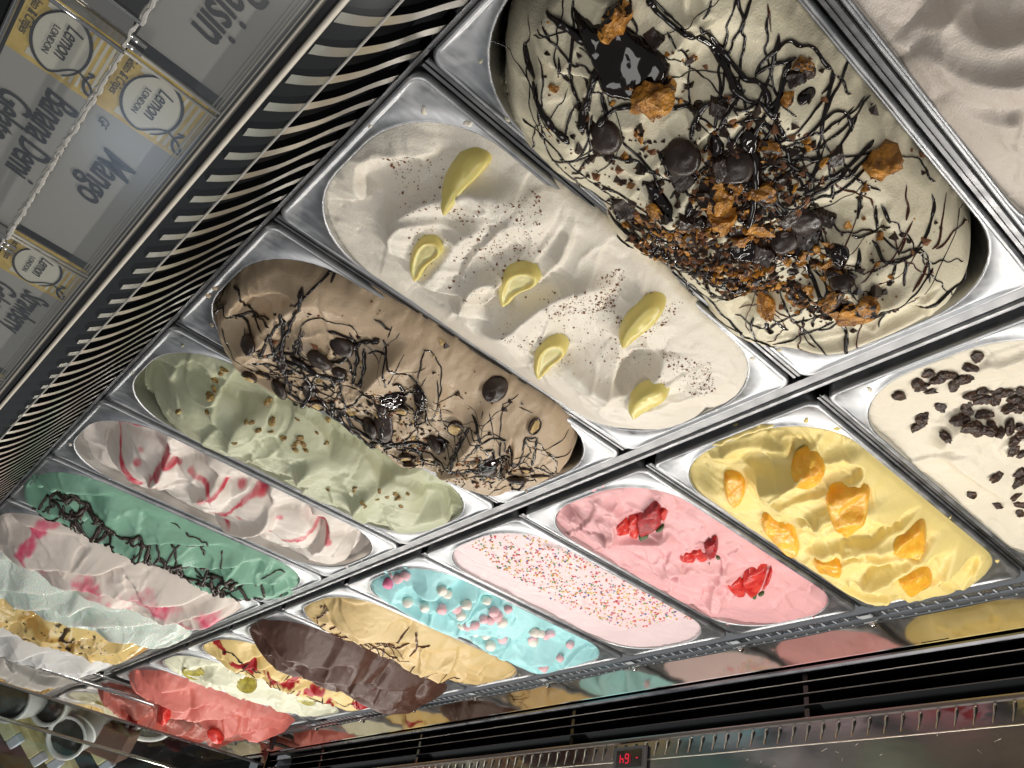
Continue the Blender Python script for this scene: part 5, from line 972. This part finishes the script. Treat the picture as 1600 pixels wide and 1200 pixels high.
v, f = extrude_profile([(YW + .002, .0425), (YW - .0028, .0432), (YW - .0030, .0442), (YW + .002, .0446)], X0, X1 - .010); part(fl, 'upper_bead', v, f, CHROME, False)
for c in range(11):
    x = c * PITCH - .004
    if x > X1 - .02: break
    e = part(fl, 'clip', *lathe([(.0030, 0), (.0034, .001), (.0026, .0024), (.0006, .0028)], 12), CHROME); e.location = (x, YW - .0012, .0125); e.rotation_euler = (math.pi / 2, 0, 0)
    bm_obj('clip_bar', box(x - .018, x - .004, YW - .0026, YW - .0006, .0092, .0108), CHROME, fl)
vt = empty('air_vent'); tag(vt, 'black air outlet with thin horizontal steel slats along the far wall', 'vent')
bm_obj('recess', box(X0, X1 - .012, YW + .045, YW + .05, .03, .12), BLACK, vt); bm_obj('recess_floor', box(X0, X1 - .012, YW + .002, YW + .045, .0400, .0415), BLACK, vt)
def slat(z, r, M, name='slat'):
    v, f = extrude_profile([(YW - .001, z - r), (YW - .002, z), (YW - .001, z + r), (YW + .034, z + r + .006), (YW + .034, z - r + .006)], X0, X1 - .014, True); part(vt, name, v, f, [M, BLACKGLOSS], False, None, [0, 0, 1, 1, 1, 0, 0])
SLATM = mat('slat_steel', (.26, .23, .215), .38, 1)
v, f = extrude_profile([(YW + .002, .0475), (YW - .003, .0478), (YW - .0035, .0500), (YW - .001, .0525), (YW + .004, .0530)], X0, X1 - .010); part(vt, 'front_lip', v, f, DARKSTEEL, False)
for z in (.0635, .0765, .0890): slat(z, .0006, SLATM)
for x in (.06, .43, .80, 1.17, 1.5): bm_obj('vent_strut', box(x - .003, x + .003, YW + .004, YW + .040, .053, .108), BLACKGLOSS, vt)
pn = empty('wall_panel'); tag(pn, 'scratched dark steel panel above the air outlet on the far wall', 'panel')
PANEL = add_bump(mat('dark_mirror_panel', (.19, .195, .21), .16, 1), 14, .18, .003, 3, (1, 1, 2), (.07, .24))
bm_obj('panel_sheet', box(X0, X1 - .014, YW + .0005, YW + .004, .1075, .62), PANEL, pn)
v, f = extrude_profile([(YW + .004, .1025), (YW - .0022, .1030), (YW - .0028, .1045), (YW - .0022, .1075), (YW + .0005, .1085)], X0, X1 - .014); part(pn, 'edge_strip', v, f, SLATM, False)
RB = mat('glint_and_scratch_steel', (.55, .51, .44), .3, 1); rv, rf = tube([(0, YW - .0005, .1100), (0, YW - .0016, .1120), (.0022, YW - .0002, .1190), (.0050, YW + .0004, .1270)], [.0014, .0017, .0013, .0007], 8, .5); rm_ = new_mesh('ridge', rv, rf, [RB], True)  # ridges shaped to stand in for the near grille's reflection in the panel
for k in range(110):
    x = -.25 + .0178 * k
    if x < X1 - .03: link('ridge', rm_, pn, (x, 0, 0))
part(pn, 'seam_line', *tube([(x, YW + .0003, .1305 + .0012 * float(vn(np.array([x * 9]), np.array([.5]), 3)[0])) for x in np.linspace(X0, X1 - .02, 90)], .0007, 6), RB)
for k in range(26):
    x, z = random.uniform(.0, .55), random.uniform(.122, .150); a = random.uniform(0, 3.1); l_ = random.uniform(.002, .009)
    part(pn, 'scratch', *tube([(x, YW + .0003, z), (x + l_ * math.cos(a), YW + .0003, z + l_ * .5 * math.sin(a))], .00025, 4), RB)
# thermometer
q = at(987, 1185, YW, 1); tx, tz = q[0], q[2]
th = empty('digital_thermometer', (tx, YW - .002, tz)); th.scale = (.62, .8, .62); tag(th, 'small black thermometer with red digits set in the far wall panel', 'thermometer')
bm_obj('housing', box(-.043, .043, -.004, .003, -.022, .024, .002), mat('housing_grey', (.10, .10, .105), .45), th); bm_obj('screen', box(-.034, .034, -.0048, -.0042, -.014, .018), BLACKGLOSS, th)
LED = mat('red_led', (.3, 0, .01), .4, 0, Emission_Color=(1, .015, .06, 1), Emission_Strength=.7); LED2 = mat('dim_red_led', (.1, 0, .01), .4, 0, Emission_Color=(1, .01, .05, 1), Emission_Strength=.10)
def digit(x, segs, w=.0085, h=.017, M=LED):
    # x grows to the reader's left on the wall facing the pans: mirror it so that it reads upright from the front
    s_ = {'a': (0, h, w, h), 'g': (0, h / 2, w, h / 2), 'd': (0, 0, w, 0), 'f': (0, h / 2, 0, h), 'b': (w, h / 2, w, h), 'e': (0, 0, 0, h / 2), 'c': (w, 0, w, h / 2)}
    for k in segs:
        x0, z0, x1, z1 = s_[k]; a, b = x + x0, x + x1; t = .0011
        bm_obj('digit_segment', box(min(a, b) - t * (z0 != z1) + .0007 * (z0 == z1), max(a, b) + t * (z0 != z1) - .0007 * (z0 == z1), -.0054, -.0050, min(z0, z1) - .006 - t * (z0 == z1) + .0007 * (z0 != z1), max(z0, z1) - .006 + t * (z0 == z1) - .0007 * (z0 != z1)), M, th)
digit(-.026, 'g', .006); digit(-.014, 'bc', .0085, .017, LED2); digit(.000, 'acdefg'); digit(.014, 'bcfg')

# ------------------------------------------------------------------ end wall and the next compartment
ew = empty('end_wall_strip'); tag(ew, 'polished steel strip closing the end of the case and mirroring the last pans', 'mirror strip')
XE = X1 + .008
Yg, Zg = np.meshgrid(np.linspace(-.04, YW + .004, 90), np.linspace(.002, .066, 6)); Xg = XE + .0008 * fbm(Yg, Zg, 12, 3, 2)
idx = np.arange(Yg.size).reshape(Yg.shape); F = np.stack([idx[:-1, :-1].ravel(), idx[:-1, 1:].ravel(), idx[1:, 1:].ravel(), idx[1:, :-1].ravel()], 1)
part(ew, 'mirror_sheet', np.stack([Xg.ravel(), Yg.ravel(), Zg.ravel()], 1), F, mat('end_mirror', (.72, .68, .64), .04, 1))
v = [(XE - .004, -.04, .021), (XE - .006, -.04, .024), (XE - .004, -.04, .028)]
part(ew, 'bright_bead', *tube([(XE - .002, -.04, .023), (XE - .002, YW - .004, .023)], .0045, 10), CHROME)
part(ew, 'thin_bead', *tube([(XE - .003, -.04, .0035), (XE - .003, YW - .004, .0035)], .0028, 8), CHROME)
bm_obj('top_edge', box(XE - .003, XE + .006, -.04, YW + .002, .0665, .0705), DARKSTEEL, ew)
bm_obj('bead_end', box(XE - .012, XE + .004, L + .004, L + .018, -.004, .004), CHROME, ew)
cp = empty('corner_post'); tag(cp, 'dark glossy post at the far corner of the case', 'post')
bm_obj('post', box(XE - .012, XE + .02, YW - .006, YW + .02, -.02, .30, .002), mat('post_steel', (.12, .09, .09), .15, 1), cp)
bm_obj('bright_cap', box(XE - .016, XE - .0125, YW - .010, YW + .002, .040, .044), CHROME, cp); bm_obj('bright_cap', box(XE - .016, XE - .0125, YW - .010, YW + .002, .086, .090), CHROME, cp)
gl = empty('glass_divider'); tag(gl, 'clear glass divider above the end strip, in front of the next compartment', 'glass')
bm_obj('pane', box(XE + .0, XE + .004, -.30, YW - .008, .0715, .60), GLASS, gl)
tag(bm_obj('compartment_shelf', box(XE + .010, XE + .9, -.30, 1.0, -.062, -.055), mat('compartment_shelf_dark', (.035, .028, .024), .25)), 'dark brown shelf of the next compartment behind the end glass', 'shelf')
tag(bm_obj('rear_partition', box(XE + .62, XE + .63, -.3, 1.0, -.055, .7), mat('compartment_back_dark', (.012, .011, .012), .3)), 'dark rear partition of the next compartment', 'partition')
tag(bm_obj('chrome_shelf_rail', box(XE + .05, XE + .058, -.05, .62, .112, .118, .001), CHROME), 'slim chrome shelf rail in the next compartment', 'rail')
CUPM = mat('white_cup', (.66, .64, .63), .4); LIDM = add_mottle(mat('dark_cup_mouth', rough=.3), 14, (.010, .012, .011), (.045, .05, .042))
def cup(px, py, xx, r, ln, axis, lab):
    p = Vector(at(px, py, xx, 0)); e = empty('paper_cup'); place(e, p, Vector(axis).normalized()); tag(e, lab, 'cup', 'white cups behind the end glass')
    n = 20; V, F = lathe([(r * .80, -ln), (r * .84, -ln), (r * .99, -.004), (r * 1.06, -.002), (r * 1.07, .001), (r * .98, .002), (r * .90, .000), (r * .88, -.006)], n); part(e, 'cup_body', V, F[:-1], CUPM)
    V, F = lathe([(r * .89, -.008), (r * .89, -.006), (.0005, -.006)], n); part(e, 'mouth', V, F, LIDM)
cup(16, 1090, 1.93, .046, .12, (-.55, -.62, .30), 'white cup with a dark mouth nearest the card side behind the end glass')
cup(76, 1100, 1.93, .042, .11, (-.55, -.62, .30), 'white cup with a notch in its dark mouth, second from the card side')
cup(103, 1153, 1.93, .042, .10, (-.60, -.55, .45), 'lowest white cup lying among the yellow bars')
cup(124, 1141, 1.95, .038, .10, (-.32, -.45, .80), 'white cup tipped up between its two neighbours')
cup(188, 1124, 1.96, .050, .06, (-.35, .0, .95), 'white cup standing upright behind the coral gelato')
cup(230, 1141, 1.96, .046, .06, (-.35, .0, .95), 'upright white cup closest to the dark corner post')
BARM = add_mottle(mat('pale_yellow_bar', rough=.6), 40, (.40, .36, .18), (.55, .50, .28)); WRAP = mat('bluish_wrapper', (.42, .45, .52), .5)
for i, (px, py, ln, lab) in enumerate(((8, 1128, .07, 'short pale yellow bar nearest the card side of the next compartment'), (36, 1140, .12, 'long pale yellow bar with a bluish end'), (62, 1148, .12, 'second long pale yellow bar leaning the same way'), (98, 1182, .09, 'pale yellow bar under the lowest cup'), (150, 1164, .08, 'pale yellow bar lying across near the brown box'))):
    p = at(px, py, 1.99, 0); e = empty('yellow_bar', p); e.rotation_mode = 'QUATERNION'; e.rotation_quaternion = Vector((1, 0, 0)).rotation_difference(Vector((-.15, .74, .64)).normalized()); tag(e, lab, 'bar', 'pale yellow bars behind the end glass')
    bm_obj('bar', box(-ln / 2, ln / 2, -.014, .014, -.010, .010, .003), BARM, e); bm_obj('wrapper_end', box(ln / 2 + .0002, ln / 2 + .02, -.0135, .0135, -.0095, .0095, .003), WRAP, e)
p = at(172, 1155, 1.98, 0); e = bm_obj('brown_box', box(-.05, .05, -.045, .045, -.03, .03, .003), mat('brown_card', (.14, .075, .055), .6)); e.location = p; e.rotation_euler = (.2, .3, .5); tag(e, 'small brown box lying behind the tipped cup', 'box')
